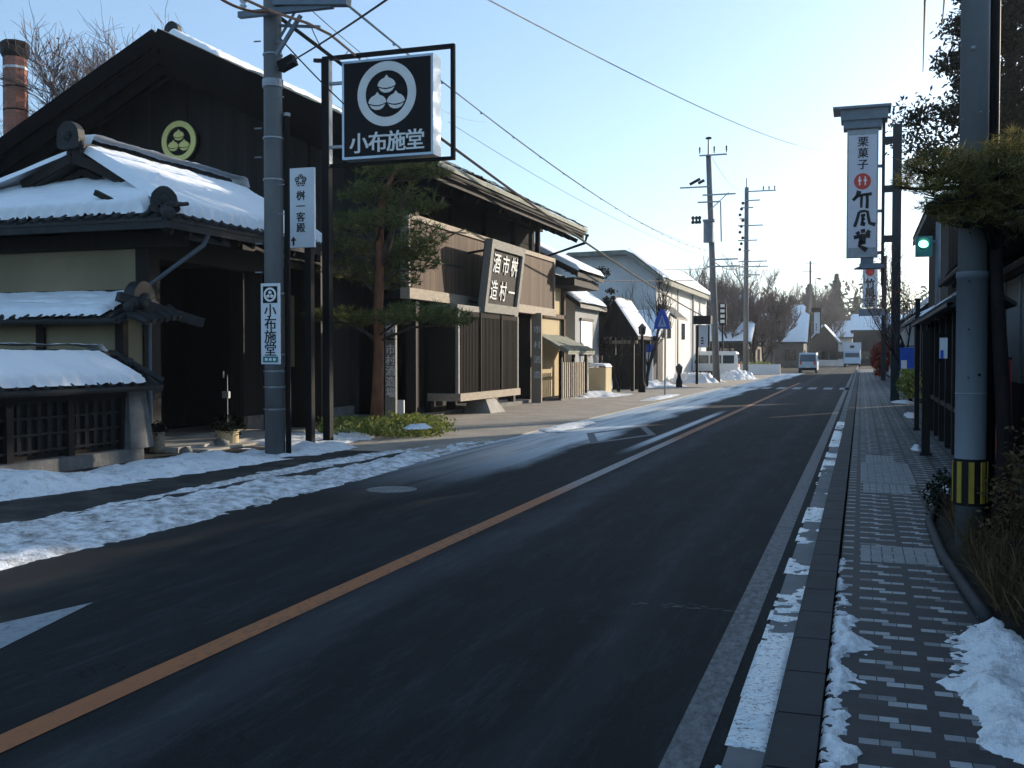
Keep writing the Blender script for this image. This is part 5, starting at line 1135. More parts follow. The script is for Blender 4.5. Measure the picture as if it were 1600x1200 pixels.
# second, farther sign of the same kind
sy2 = 66; D2 = lambda px, py: P(px, py, Y=sy2); a = D2(1348,416); b = D2(1371,480); q = D2(1380,590)
t2 = thing('tower_sign', 'smaller farther white vertical sign with red disc below the first tower sign', 'shop sign', (q.x, sy2, .095))
mb = MB(); mb.box(q.x-.14,q.x+.14,sy2-.14,sy2+.14,.095,D2(0+1380,400).z); mb.build('post', M['steel_dark'], t2)
mb = MB(); mb.box(a.x,b.x,sy2-.15,sy2+.15,b.z,a.z); p_ = mb.build('panel', M['sign_white'], t2); F = front((a.x+b.x)/2, sy2-.152, b.z); w = b.x-a.x; h = a.z-b.z
mb = MB(); mb.plate(F, [(.3*w*math.cos(2*math.pi*k/20), h*.86+.3*w*math.sin(2*math.pi*k/20)) for k in range(20)], .0, .02); mb.build('red_disc', M['red'], p_)
mb = MB(); vtxt(mb, F, '竹風堂', w*.7, 0, h*.68, h*.22, .002, .02, .03); mb.build('lettering', M['letter_black'], p_)
mb = MB(); mb.box(a.x-.2,q.x+.1,sy2-.4,sy2+.4,b.z-.5,b.z-.08); mb.box(a.x-.2,q.x,sy2-.3,sy2+.3,a.z,a.z+.15); mb.build('cap_roof', M['metal_blue'], t2)
# near utility pole with sheath and guard
pr = P(1514, 872, Z=.1); nx_, ny_ = pr.x, pr.y; Dn = lambda px, py: P(px, py, Y=ny_)
up5 = thing('utility_pole', 'near right utility pole in a smooth grey sheath with a black and yellow guard', 'utility pole', (nx_, ny_, .1))
rr = (Dn(1537,600).x - Dn(1491,600).x)/2
mb = MB(); mb.tube([(nx_,ny_,0),(nx_,ny_,9)], [rr*1.0,rr*1.0], 24); mb.build('shaft', M['concrete_dark'], up5, True)
za, zb_ = Dn(1514,425).z, Dn(1514,716).z
M['sheath'] = plain('sheath', (.21,.24,.27), (.17,.195,.22), .55, 2, (1,1,.3), bs=.05, dirt=(.13,.15,.17))
mb = MB(); mb.tube([(nx_,ny_,zb_),(nx_,ny_,za-.05),(nx_,ny_,za-.05),(nx_,ny_,za)], [rr*1.08,rr*1.08,rr*1.12,rr*1.12], 28, False); z = Dn(1514,615).z; mb.tube([(nx_,ny_,z-.006),(nx_,ny_,z+.006)], rr*1.1, 28); sh = mb.build('sheath', M['sheath'], up5, True)
mb = MB()
for i in range(5): mb.ball((nx_-rr*.3+rr*.25*i*0, ny_-rr*1.08, z+.12+.35*i), .006, seg=6, rings=4)
mb.ball((nx_+rr*.45, ny_-rr*.98, z+.14), .012, seg=6, rings=4); mb.build('stud', M['rubber'], sh)
zc = Dn(1514,788).z; mb = MB(); mb.tube([(nx_,ny_,zc),(nx_,ny_,zb_)], rr*1.13, 28, False); gd = mb.build('guard', M['rubber'], up5, True)
mb = MB()
for k in range(8):
    a = -math.pi/2 + (k-1)*math.pi/4.2; c_ = Vector((nx_+rr*1.135*math.cos(a), ny_+rr*1.135*math.sin(a), 0)); tn = Vector((-math.sin(a), math.cos(a), 0))*rr*.20; o_ = Vector((math.cos(a), math.sin(a), 0))*.008
    for s2 in (0,): mb.hexa([tuple(c_-tn+Vector((0,0,zc+.02))),tuple(c_+o_-tn*.9+Vector((0,0,zc+.02))),tuple(c_+o_+tn*.9+Vector((0,0,zc+.02))),tuple(c_+tn+Vector((0,0,zc+.02)))],[tuple(c_-tn+Vector((0,0,zb_-.02))),tuple(c_+o_-tn*.9+Vector((0,0,zb_-.02))),tuple(c_+o_+tn*.9+Vector((0,0,zb_-.02))),tuple(c_+tn+Vector((0,0,zb_-.02)))])
mb.build('stripe', M['yellow'], gd)
mb = MB(); zq = Dn(1505,82).z; mb.ball((nx_-.02, ny_-rr, zq), .02, seg=8, rings=5); z = Dn(1510,185).z; mb.tube([(nx_-rr*.9,ny_-rr*.5,z-.02),(nx_+rr*.3,ny_-rr*1.05,z+.02),(nx_+rr,ny_,z+.04)], .005, 5); mb.build('band', M['metal_grey'], up5)
cx_ = Dn(1546,600).x; cd = thing('conduit_pole', 'dark steel conduit standing directly behind the sheathed right pole', 'pole', (cx_, ny_+.12, .1)); mb = MB(); mb.tube([(cx_,ny_+.12,.1),(cx_,ny_+.12,9)], .058, 12); mb.build('shaft', M['metal_black'], cd, True)
mb = MB(); x = Dn(1556,100).x; mb.tube([(x+.02,ny_+.12,2.5),(x+.02,ny_+.12,9)], .005, 6); mb.build('cable', M['wood_pale'], cd)
# near pine: trunk and olive boughs over the sidewalk
q = P(1549, 880, Z=.1); pt = thing('pine_tree', 'near right garden pine holding olive boughs across the utility pole', 'pine tree', (q.x+.10, q.y+.12, .1))
W = lambda px, py, dy=0: P(px, py, Y=q.y+.12+dy)
mb = MB(); mb.tube([W(1566,890), W(1563,800), W(1570,700), W(1566,600), W(1560,500), W(1556,400), W(1556,320)], [.075,.06,.055,.055,.05,.045,.035], 10); mb.build('trunk', M['bark_dark'], pt, True)
br = MB(); fo = MB(); r3 = random.Random(12)
for (x, y, wx, wz, dy, n) in ((1470,262,45,34,-.45,330),(1445,285,42,28,-.2,260),(1500,300,52,40,-.5,380),(1545,270,50,40,-.5,360),(1585,235,40,34,-.2,260),(1560,320,52,34,-.4,330),(1600,300,50,44,-.1,300),(1475,325,34,22,-.2,200),(1530,345,42,20,-.4,240),(1590,355,40,30,.1,220),(1640,280,50,60,.1,200)):
    c = W(x, y, dy); k = c.y/1620*1.05; pad(fo, br, W(1556, min(y+50, 390)), c, wx*k*1.08, wx*k, wz*k*.8, int(n*.62), r3, .085, .0024, 9)
br.build('branches', M['bark_dark'], pt, True); fo.build('needles', M['needle_olive_highlit'], pt)
# tall dark evergreens behind the houses
def evergreen(name, label, x, y, z0, z1, r, n, s_, mat, seed, group=None, lay=9, cat='tree', hollow=.25):
    t = thing(name, label, cat, (x, y, 0), group); r2 = random.Random(seed); mb = MB(); fo = MB()
    mb.tube([(x,y,-.1),(x+.1,y,(z0+z1)/2),(x,y,z1)], [r*.07,r*.05,.02], 8)
    for i in range(lay):
        u = i/(lay-1); z = z0 + (z1-z0)*u; R_ = r*(1-u**1.6*.85)*r2.uniform(.8,1.1); k = max(3, int(6*(1-u)+3))
        for j in range(k):
            a = 6.28*j/k + r2.uniform(-.4,.4); L = R_*r2.uniform(.45,1); e = Vector((x+L*math.cos(a), y+L*math.sin(a), z+r2.uniform(-.3,.3)))
            mb.tube([(x,y,z-.3), tuple(e)], [.05,.015], 4); leafy(fo, e, R_*.34, R_*.34, R_*.22, int(n/(lay*k)), s_, r2, hollow, .5, j)
    mb.build('trunk', M['bark_dark'], t); fo.build('crown', M[mat], t); return t
evergreen('evergreen_tree', 'huge dark evergreen towering behind the right-hand houses', 4.6, 38.6, 8.2, 19, 3.3, 40000, .095, 'leaf_dark', 3, lay=11)
evergreen('evergreen_tree', 'dark evergreen nearer the right edge behind the pine', 5.8, 37.0, 8.0, 18, 3.7, 36000, .10, 'leaf_dark', 5, lay=10)
# reddish creeper by the sign posts
q = P(1420, 560, Y=36); bare_tree('bare_tree', 'thin tree with dry red leaves beside the tower sign posts', q.x+.1, 36.3, 6.8, .5, seed=44, depth=5, leafmat='leaf_red', nleaf=1400, r0=.06, upb=.6)
# traffic lamp
q = P(1442, 385, Y=23.7); sl_ = thing('traffic_light', 'teal traffic light with a bright green lens above the right eaves', 'traffic light', (q.x+.3,23.7,0))
mb = MB(); mb.tube([(q.x+.3,23.7,0),(q.x+.3,23.7,q.z+.5)], .05, 8); mb.tube([(q.x+.3,23.7,q.z+.1),(q.x,23.7,q.z+.1)], .03, 6); mb.build('pole', M['metal_blue'], sl_)
mb = MB(); mb.box(q.x-.15,q.x+.18,23.55,23.75,q.z-.22,q.z+.2); mb.build('housing', M['teal'], sl_)
m_, n, l, b = nm('green_lens'); b.inputs['Base Color'].default_value = (.1,.5,.35,1); b.inputs['Emission Color'].default_value = (.35,1,.75,1); b.inputs['Emission Strength'].default_value = 1.6
mb = MB(); mb.tube([(q.x,23.549,q.z+.02),(q.x,23.52,q.z+.02)], .10, 16); mb.build('lens', m_, sl_)
mb = MB(); mb.tube([(q.x,23.549,q.z+.02),(q.x,23.42,q.z+.05)], .115, 16, False); mb.build('visor', M['teal'], sl_)
# small street-front things on the right
def board(name, label, cat, px0, py0, px1, py1, Y, mat, mat2=None, th=.03):
    a = P(px0, py0, Y=Y); b = P(px1, py1, Y=Y); t = thing(name, label, cat, ((a.x+b.x)/2, Y, b.z)); mb = MB(); mb.box(a.x,b.x,Y-th,Y,b.z,a.z); mb.build('cloth' if 'banner' in name else 'panel', M[mat], t)
    mb = MB(); mb.tube([(a.x,Y,b.z-.05),(a.x,Y,a.z+.06)], .015, 6); mb.tube([(a.x,Y-.01,a.z+.03),(b.x,Y-.01,a.z+.03)], .012, 6); mb.build('rod', M['metal_black'], t)
    if mat2: mb = MB(); mb.box(a.x+.1*(b.x-a.x),a.x+.5*(b.x-a.x),Y-th-.006,Y-th,b.z,b.z+.4*(a.z-b.z)); mb.build('mark', M[mat2], t)
    return t
board('shop_banner', 'blue and white cloth banner hanging by the right shop fronts', 'banner', 1406, 543, 1428, 576, 24.2, 'blue', 'letter_white')
board('shop_banner', 'pale cloth banner on the fence near the sheathed pole', 'banner', 1468, 528, 1480, 560, 13.9, 'sign_white', 'blue')
a = P(1556, 562, Y=9.6); b = P(1577, 752, Y=9.6); rb = thing('red_banner', 'dark red upright banner board beside the pine trunk', 'banner', (a.x,9.6,.1)); mb = MB(); mb.hexa([(a.x+.02,9.6,b.z-.3),(b.x+.04,9.6,b.z-.3),(b.x+.04,9.65,b.z-.3),(a.x+.02,9.65,b.z-.3)],[(a.x,9.6,a.z),(b.x,9.6,a.z),(b.x,9.65,a.z),(a.x,9.65,a.z)]); mb.build('panel', M['red_dark'], rb); mb = MB(); mb.box(a.x-.01,b.x+.01,9.59,9.66,a.z,a.z+.02); mb.box(a.x+.05,a.x+.08,9.61,9.64,.1,b.z-.2); mb.build('stand', M['metal_black'], rb)
# planting bed at the pole foot
mb = MB(); xs = lin(.58, 2.5, 30); ys = lin(5.2, 13.6, 90)
def bedf(x, y):
    lo = interp(y, [(5.2,.95),(6.3,.72),(8.2,.62),(9.8,.62),(11.5,.8),(13.6,1.1)]); e = min(x-lo, y-5.25, 13.5-y); return min(e*1.2, .22)*(1+.3*nz(x,y,3)) + .03*nz(x,y,9)
o = snow_field('planting_bed', 'brown earth bed around the foot of the sheathed pole', xs, ys, bedf, M['earth'], .096); o['category'] = 'planting bed'; 
del o['kind']
mb = MB(); pts = [(interp(y, [(6.3,.70),(8.2,.60),(9.8,.60),(11.5,.78),(13.6,1.08)])-.02, y, .13) for y in lin(6.3, 13.4, 30)]; mb.tube(pts, .038, 8); props(mb.build('bed_edging', M['kerb'], smooth=True), 'curved low concrete edging round the planting bed', 'edging')
def grass(name, label, x0, x1, y0, y1, n, h, mat, seed, keep=lambda x, y: True, z=.2):
    r2 = random.Random(seed); mb = MB()
    for i in range(n):
        x, y = r2.uniform(x0,x1), r2.uniform(y0,y1)
        if not keep(x, y): continue
        d = Vector((r2.gauss(0,.45), r2.gauss(0,.45), 1)).normalized(); L = h*r2.uniform(.4,1.2); s_ = Vector((r2.gauss(0,1), r2.gauss(0,1), 0)).normalized()*.004; p = Vector((x,y,z-.03)); m1 = p+d*L*.6; e = m1 + (d+Vector((r2.gauss(0,.5),r2.gauss(0,.5),-.5)))*L*.4
        mb.add([p-s_,p+s_,m1+s_,m1-s_,e], [(0,1,2,3),(3,2,4)])
    return props(mb.build(name, M[mat]), label, 'grass', kind='stuff')
M['straw'] = leaf('straw', [(.05,.035,.02),(.10,.07,.035),(.16,.12,.06)])
grass('dry_grass', 'dry brown grass and stalks tangled round the pole foot', .72, 1.9, 5.7, 9.6, 5200, .42, 'straw', 4, lambda x, y: x > .72 + max(0, (6.3-y))*.25)
q = P(1590, 900, Z=.1); bush('brown withered shrub at the right edge beyond the snow', (q.x+.25, q.y+.1, .62), .5, .6, .5, 2600, .02, 'straw', 31)
bush('small dark green shrub by the sidewalk edge before the pole', (.78, 10.1, .33), .22, .5, .20, 900, .022, 'leaf_dark', 33)
q = P(1418, 602, Z=.1); bush('yellow-leaved potted shrub below the blue banner', (1.12, 26.5, .95), .28, .4, .4, 700, .05, 'leaf_bush', 35)
q = P(1373, 560, Y=70); bush('orange autumn shrub in front of the far right house', (1.2, 68, 1.4), .7, .9, 1.1, 900, .12, 'leaf_red', 37)
# ------------------------------------------------------------------ left side beyond the hall
h2 = thing('shop_house', 'beige-walled shop with snowy eave right after the timber hall', 'house', (-12, 38, 0))
mb = MB(); mb.box(-14,-10.75,34.3,37.9,0,4.6); mb.build('wall', M['plaster_beige'], h2)
mb = MB(); mb.box(-10.745,-10.65,35.3,36.6,3.1,4.4); mb.box(-10.745,-10.62,34.3,37.9,2.95,3.1); mb.box(-10.745,-10.62,37.75,37.9,0,4.6); mb.box(-10.9,-10.6,34.3,34.5,0,4.6); mb.build('beam', M['boards_brown'], h2)
mb = MB(); slab(mb, [(-9.55,35.7,4.55),(-9.55,39.6,4.55),(-13.6,39.6,6.6),(-13.6,35.7,6.6)], .16); mb.box(-12,-9.7,35.8,39.4,4.1,4.38); rf = mb.build('roof', M['soffit'], h2)
mb = MB(); snow_on(mb, (-9.52,35.7,4.6), (-9.52,39.6,4.6), (-13.6,35.7,6.65), (-13.6,39.6,6.65), .18, 50, 20, seed=9); mb.build('roof_snow', M['roof_snow'], rf, True)
ph = thing('small_porch', 'low mossy tiled porch roof over a pale picket screen beside the beige wall', 'porch', (-10.2,36.4,0))
mb = MB(); slab(mb, [(-9.6,34.6,1.75),(-9.6,38.4,1.75),(-10.74,38.2,2.35),(-10.74,34.8,2.35)], .12); eave_tiles(mb, (-9.6,34.6,1.76), (-9.6,38.4,1.76), (-1,0,.5), .25, .05); mb.build('roof', M['tile_moss'], ph)
mb = MB(); y = 34.9
while y < 38: mb.box(-9.9,-9.86,y,y+.12,.1,1.35); y += .26
mb.box(-9.93,-9.9,34.9,38,.35,.45); mb.box(-9.93,-9.9,34.9,38,1.1,1.2); mb.build('picket', M['wood_pale'], ph)
mb = MB()
for y in (34.7,36.4,38.2): mb.box(-9.95,-9.84,y-.06,y+.06,.1,1.75)
each(mb, 'post', M['wood_dark'], ph); mb = MB(); mb.box(-10.7,-9.9,34.8,38.2,0,.1); mb.build('step', M['stone'], ph)
h3 = house('grey_house', 'narrow grey plaster house with a white window', -14, -10.7, 39.6, 43.5, 3.7, 4.9, wall='plaster_grey', base=None, over=.3)
mb = MB(); mb.box(-10.695,-10.66,40.4,42.2,1.7,3.0); w_ = mb.build('window', M['sign_white'], h3); mb = MB(); mb.box(-10.695,-10.62,40.3,42.3,3.0,3.1); mb.box(-10.695,-10.62,40.3,42.3,1.6,1.7); mb.build('frame', M['wood_dark'], w_)  # window pane is a plain white panel
bx = thing('utility_box', 'pale snow-topped box at the corner of the grey house', 'box', (-9.9,40.6,0)); mb = MB(); mb.box(-10.3,-9.6,40.2,41.2,0,1.1); mb.build('body', M['plaster_beige'], bx); mb = MB(); snow_on(mb, (-10.33,40.17,1.12),(-9.57,40.17,1.12),(-10.33,41.23,1.12),(-9.57,41.23,1.12), .16, 10, 10); mb.build('snow_cap', M['snow'], bx, True)
# pavilion with the pointed gable
pv = thing('pavilion', 'small dark pavilion with a steep pointed snowy gable roof', 'pavilion', (-10.6,46,0)); c = P(962, 468, Y=45); e0 = P(930, 526, Y=45); e1 = P(1000, 526, Y=45)
mb = MB(); slab(mb, [(e1.x,44.6,e1.z),(e1.x,48,e1.z),(c.x,48,c.z),(c.x,44.6,c.z)], .12); slab(mb, [(e0.x,44.6,e0.z),(e0.x,48,e0.z),(c.x,48,c.z),(c.x,44.6,c.z)], .12); mb.tube([(c.x,44.5,c.z+.05),(c.x,48,c.z+.05)], .1, 8); mb.plate(front(0,44.9,0), [(e0.x+.15,e0.z),(e1.x-.15,e1.z),(c.x,c.z-.2)], -.05, 0); rf = mb.build('roof', M['soffit'], pv)
mb = MB(); snow_on(mb, (e1.x,44.6,e1.z+.03),(e1.x,48,e1.z+.03),(c.x,44.6,c.z+.03),(c.x,48,c.z+.03), .1, 20, 10); snow_on(mb, (e0.x,44.6,e0.z+.03),(e0.x,48,e0.z+.03),(c.x,44.6,c.z+.03),(c.x,48,c.z+.03), .1, 20, 10); mb.build('roof_snow', M['roof_snow'], rf, True)
mb = MB()
for x in (e0.x+.3, e1.x-.3):
    for y in (44.9, 47.5): mb.box(x-.07,x+.07,y-.07,y+.07,0,e0.z)
each(mb, 'post', M['wood_dark'], pv); mb = MB(); mb.box(e0.x+.1,e1.x-.1,44.85,44.95,e0.z-.32,e0.z-.18); mb.build('beam', M['wood_pale'], pv)
mb = MB(); mb.box(e0.x+.3,e1.x-.3,47.4,47.5,0,1.6); mb.build('back_wall', M['boards_dark'], pv)
# low snowy-roofed shop with blue curtain
ls = thing('low_shop', 'low dark shop under a broad sloping snow-covered roof', 'shop', (-11.5,54,0)); a = P(998, 503, Y=52); b = P(1046, 533, Y=52)
mb = MB(); mb.box(-16.5,-10.2,52.4,56,0,2.5); mb.build('wall', M['boards_dark'], ls)
mb = MB(); slab(mb, [(-16.8,51.6,2.55),(-9.6,51.6,2.45),(-9.9,56.5,3.9),(-16.8,56.5,3.9)], .14); rf = mb.build('roof', M['soffit'], ls)
mb = MB(); snow_on(mb, (-16.8,51.6,2.6),(-9.6,51.6,2.5),(-16.8,56.5,3.95),(-9.9,56.5,3.95), .16, 50, 14, seed=5); mb.build('roof_snow', M['roof_snow'], rf, True)
a = P(1008,556,Y=52.35); b = P(1020,592,Y=52.35); mb = MB(); mb.box(a.x,b.x,52.33,52.39,.1,1.75); mb.build('door', M['sign_white'], ls); mb = MB(); mb.box(a.x-.1,b.x+.1,52.28,52.32,1.75,2.15); mb.build('curtain', M['blue'], ls)
a = P(984,560,Y=52.35); b = P(998,590,Y=52.35); mb = MB(); mb.box(a.x,b.x,52.33,52.39,.1,1.7); mb.build('shutter', M['boards_brown'], ls)
# white storehouse
KY = 57.0; ks = thing('white_storehouse', 'large white-plastered storehouse with grey-edged snowy roof behind bare trees', 'storehouse', (-13.5, 66, 0))
kx = -10.75; prof = [(-19,0),(kx,0),(kx,6.1),(-12.35,7.25),(-15.6,7.15),(-19,5.2)]
mb = MB(); mb.plate(front(0,KY,0), prof, -19.5, 0); mb.build('wall', M['plaster_white'], ks)
mb = MB()
for (p, q2) in (((kx+.55,5.75),(-12.35,7.40)),((-12.35,7.40),(-15.6,7.35)),((-15.6,7.35),(-19.6,5.0))):
    slab(mb, [(p[0],KY-.8,p[1]),(p[0],KY+20,p[1]),(q2[0],KY+20,q2[1]),(q2[0],KY-.8,q2[1])], .24)
rf = mb.build('roof', M['tile_moss'], ks)
mb = MB(); snow_on(mb, (kx+.5,KY-.6,5.85),(kx+.5,KY+20,5.85),(-12.3,KY-.6,7.5),(-12.3,KY+20,7.5), .12, 80, 12, seed=17); mb.build('roof_snow', M['roof_snow'], rf, True)
mb = MB(); mb.box(kx+.002,kx+.12,KY+.3,KY+19.4,5.6,5.75); mb.box(kx+.002,kx+.1,KY+13,KY+13.3,0,5.6); mb.box(kx+.002,kx+.05,KY+14,KY+19,1,4.6); mb.build('cornice', M['plaster_white'], ks)
a = P(1025,480,X=kx); mb = MB(); slab(mb, [(kx+.9,KY+.6,3.75),(kx+.9,KY+5.2,3.75),(kx,KY+5.2,4.5),(kx,KY+.6,4.5)], .12); mb.build('awning', M['tile'], ks)
mb = MB(); mb.tube([(kx+.1,KY+6.5,0),(kx+.1,KY+6.5,5.6)], .05, 6); mb.tube([(kx+.1,KY+12.2,0),(kx+.1,KY+12.2,5.6)], .05, 6); each(mb, 'downpipe', M['metal_grey'], ks)
for y in (KY+1.6, KY+3.4, KY+8.5, KY+15.5): mb = MB(); mb.box(kx,kx+.06,y,y+1.0,2.6,3.6); mb.build('window', M['glass'], ks)
# lamp posts
def lamp(label, px, pyb, pyt, mat='metal_black'):
    q = P(px, pyb, Z=.02); zt = P(px, pyt, Y=q.y).z; t = thing('lamp_post', label, 'lamp post', (q.x,q.y,0), 'black lamp posts on the left pavement'); mb = MB(); mb.lathe((q.x,q.y,0), [(.16,0),(.16,.3),(.09,.5),(.07,.9),(.06,zt-.5)], 10); mb.build('post', M[mat], t)
    mb = MB(); mb.lathe((q.x,q.y,zt-.5), [(.09,0),(.14,.05),(.17,.30),(.19,.33),(.04,.48),(.01,.5)], 8); mb.build('lantern', M['glass'], t)
lamp('black iron lamp post before the pointed-roof pavilion', 1003, 613, 505); lamp('short black lamp post left of the sign board', 1061, 605, 568)
q = P(968, 608, Z=.02); t = thing('bench_post', 'dark forked wooden prop standing in the snow by the pavilion', 'tree prop', (q.x,q.y,0)); mb = MB(); mb.tube([(q.x,q.y,0),(q.x+.05,q.y,2.4)], [.13,.09], 8); mb.tube([(q.x+.1,q.y,.9),(q.x+.6,q.y,0)], .06, 6); mb.build('prop', M['bark_dark'], t); mb = MB(); mb.beam((q.x-.3,q.y,.1),(q.x+.9,q.y,.1),.15,.15); mb.build('foot', M['bark_dark'], t)
# blue crossing sign
q = P(1039, 618, Z=.02); cs = thing('crossing_sign', 'blue pedestrian crossing sign with white triangle on a thin pole', 'road sign', (q.x,q.y,0)); Dq = lambda px, py: P(px, py, Y=q.y)
mb = MB(); mb.tube([(q.x,q.y,0),(q.x,q.y,Dq(1039,486).z)], .035, 8); mb.build('pole', M['metal_grey'], cs)
a = Dq(1022,514); b = Dq(1048,483); F = front((a.x+b.x)/2, q.y-.04, a.z); w = b.x-a.x; h = b.z-a.z
mb = MB(); mb.plate(F, [(-w/2,0),(w/2,0),(w*.42,h*.45),(w*.1,h),(-w*.1,h),(-w*.42,h*.45)], -.01, .01); mb.build('plate', M['blue'], cs)
mb = MB(); mb.plate(F, [(-w*.26,h*.12),(w*.26,h*.12),(0,h*.72)], .011, .014); mb.build('triangle', plain('sign_pale', (.35,.45,.6), (.3,.4,.55), .5, 4, bs=0), cs)
mb = MB(); mb.ball(F(0,h*.52,.016), .035, seg=8, rings=4); mb.plate(F, [(-.03,h*.34),(.03,h*.34),(.03,h*.47),(-.03,h*.47)], .015, .02); mb.plate(F, [(-.09,h*.17),(-.05,h*.17),(.02,h*.35),(-.03,h*.35)], .015, .02); mb.plate(F, [(.05,h*.17),(.09,h*.17),(.03,h*.35),(-.01,h*.35)], .015, .02); mb.build('figure', M['blue'], cs)
# roofed sign board
def lantern_sign(label, px0, py0, px1, py1, px_post, pyb, roof=True):
    q = P(px_post, pyb, Z=.02); Dq = lambda a, b: P(a, b, Y=q.y); t = thing('roofed_sign', label, 'sign', (q.x,q.y,0)); a, b = Dq(px0,py0), Dq(px1,py1)
    mb = MB(); mb.box(q.x-.07,q.x+.07,q.y-.07,q.y+.07,0,a.z); mb.build('post', M['metal_black'], t)
    mb = MB(); mb.box(a.x,b.x,q.y-.18,q.y-.08,b.z,a.z); mb.build('panel', M['sign_white'], t)
    mb = MB(); mb.box(a.x-.3,b.x+.2,q.y-.4,q.y+.3,a.z+.05,a.z+.5); mb.box(a.x-.12,a.x-.02,q.y-.2,q.y-.06,b.z,a.z); mb.box(b.x+.02,b.x+.12,q.y-.2,q.y-.06,b.z,a.z); mb.build('roof', M['metal_black'], t)
    mb = MB(); cx = a.x*.6+b.x*.4
    for k in range(3): mb.box(cx-.06,cx+.06,q.y-.19,q.y-.182,b.z+(a.z-b.z)*(.15+.12*k),b.z+(a.z-b.z)*(.22+.12*k))
    mb.build('mark', M['letter_black'], t)
lantern_sign('pale signboard under a dark cap beside the transformer pole', 1093, 508, 1106, 543, 1089, 600)
lantern_sign('distant slim sign lantern with teal cap beside the far car', 1272, 488, 1281, 521, 1266, 577)
a = P(1131,500,Y=75); t = thing('dark_sign', 'dark vertical sign box with four pale squares above the white minivan', 'sign', (a.x,75,0)); mb = MB(); x0 = P(1126,0,Y=75).x; x1 = P(1138,0,Y=75).x; z1 = P(0,474,Y=75).z; z0 = P(0,508,Y=75).z; z1 = P(1131,474,Y=75).z; z0 = P(1131,508,Y=75).z; mb.box(x0,x1,74.9,75.1,z0,z1); mb.box((x0+x1)/2-.06,(x0+x1)/2+.06,74.95,75.05,0,z0); mb.build('box', M['metal_black'], t)
mb = MB()
for k in range(4): z = z0+(z1-z0)*(.1+.24*k); mb.box(x0+.12,x1-.12,74.88,74.898,z,z+.22)
mb.build('squares', M['sign_white'], t)
# ------------------------------------------------------------------ vehicles
def wheel(t, c, ax, r, w):
    c = Vector(c); ax = Vector(ax); mb = MB(); mb.tube([c-ax*w/2, c-ax*w*.4, c+ax*w*.4, c+ax*w/2], [r*.9,r,r,r*.9], 20); o = mb.build('wheel', M['rubber'], t); ORG[o.name] = ORG[t.name]
    mb = MB(); mb.tube([c-ax*(w/2+.01), c+ax*(w/2+.01)], r*.58, 14); mb.build('rim', M['metal_grey'], o)
def vehicle(name, label, cat, org, fwd, L, Wd, prof, paint, side_w, front_w, rear_w, wheels, r=.27, lights=None, group=None):
    """prof: side outline (s along length from the tail, z); bodies narrow toward the roof"""
    t = thing(name, label, cat, org); f = Vector(fwd); rt = Vector((f.y, -f.x, 0)); o = Vector(org)
    G = lambda s_, u, z: o + f*(s_-L/2) + rt*u + Vector((0,0,z))
    mb = MB(); n = len(prof); zmx = max(z for s_, z in prof); hw = lambda z: Wd/2*(1 - .10*max(0,(z-.9*zmx*.55))/zmx)
    mb.add([G(s_, -hw(z), z) for s_, z in prof] + [G(s_, hw(z), z) for s_, z in prof], [tuple(range(n))[::-1], tuple(range(n, 2*n))] + [(i, (i+1) % n, n+(i+1) % n, n+i) for i in range(n)])
    ob = mb.build('body', M[paint], t); md = ob.modifiers.new('b', 'BEVEL'); md.width = .05; md.segments = 2; md.limit_method = 'ANGLE'
    for sd_ in (-1, 1):
        for (s0, s1, z0, z1, k) in side_w:
            mb = MB(); a, b = hw(z0)+.006, hw(z1)+.006
            mb.add([G(s0,sd_*a,z0), G(s1,sd_*a,z0), G(s1-k,sd_*b,z1), G(s0+max(0,-k),sd_*b,z1)] , [(0,1,2,3)]); mb.add([G(s0,sd_*(a-.05),z0), G(s1,sd_*(a-.05),z0), G(s1-k,sd_*(b-.05),z1), G(s0,sd_*(b-.05),z1)], [(0,1,2,3)]); mb.build('side_window', M['glass_car'], t)
    for nm_, w_ in (('windscreen', front_w), ('rear_window', rear_w)):
        if w_: (s0, z0, s1, z1) = w_; mb = MB(); q = .02 if nm_ == 'windscreen' else -.02; mb.add([G(s0+q,-hw(z0)*.88,z0), G(s0+q,hw(z0)*.88,z0), G(s1+q,hw(z1)*.84,z1), G(s1+q,-hw(z1)*.84,z1)], [(0,1,2,3)]); mb.build(nm_, M['glass_car'], t)
    for s_ in wheels:
        for u in (-1, 1): wheel(t, G(s_, u*(Wd/2-.10), r), rt, r, .18)
    for (nm_, s_, z, mat, ww, hh) in (lights or ()):
        for u in (-1, 1):
            mb = MB(); c = G(s_, u*(Wd/2-.22), z); d = .03; mb.beam(c-f*d, c+f*d, ww, hh); mb.build(nm_, M[mat], t)
    mb = MB(); mb.beam(G(-.03,-Wd/2+.05,.38), G(-.03,Wd/2-.05,.38), .12, .2); mb.beam(G(L+.03,-Wd/2+.05,.38), G(L+.03,Wd/2-.05,.38), .12, .2); mb.build('bumper', M['rubber'], t)
    mb = MB(); mb.beam(G(-.1,-.17,.55), G(-.1,.17,.55), .02, .14); mb.build('number_plate', M['sign_white'], t)
    return t
box_prof = [(0,.28),(.0,.9),(.08,1.75),(.2,1.86),(2.7,1.88),(2.95,1.75),(3.25,1.05),(3.38,.95),(3.4,.28)]
q = P(1110, 592, Z=0)
vehicle('minivan', 'white boxy minivan parked side-on behind the shovelled snow', 'van', (q.x+.1, q.y+.9, 0), (-1,0,0), 3.4, 1.48, box_prof, 'paint_white', [(.25,1.0,1.05,1.6,.0),(1.1,1.85,1.05,1.6,0),(1.95,2.95,1.05,1.6,.25)], (3.22,1.08,2.95,1.70), (.02,1.0,.08,1.68), (.6,2.75), .28, [('tail_light',0,.95,'red',.1,.3),('headlight',3.4,.75,'sign_white',.2,.15)])
q = P(1262, 583, Z=0)
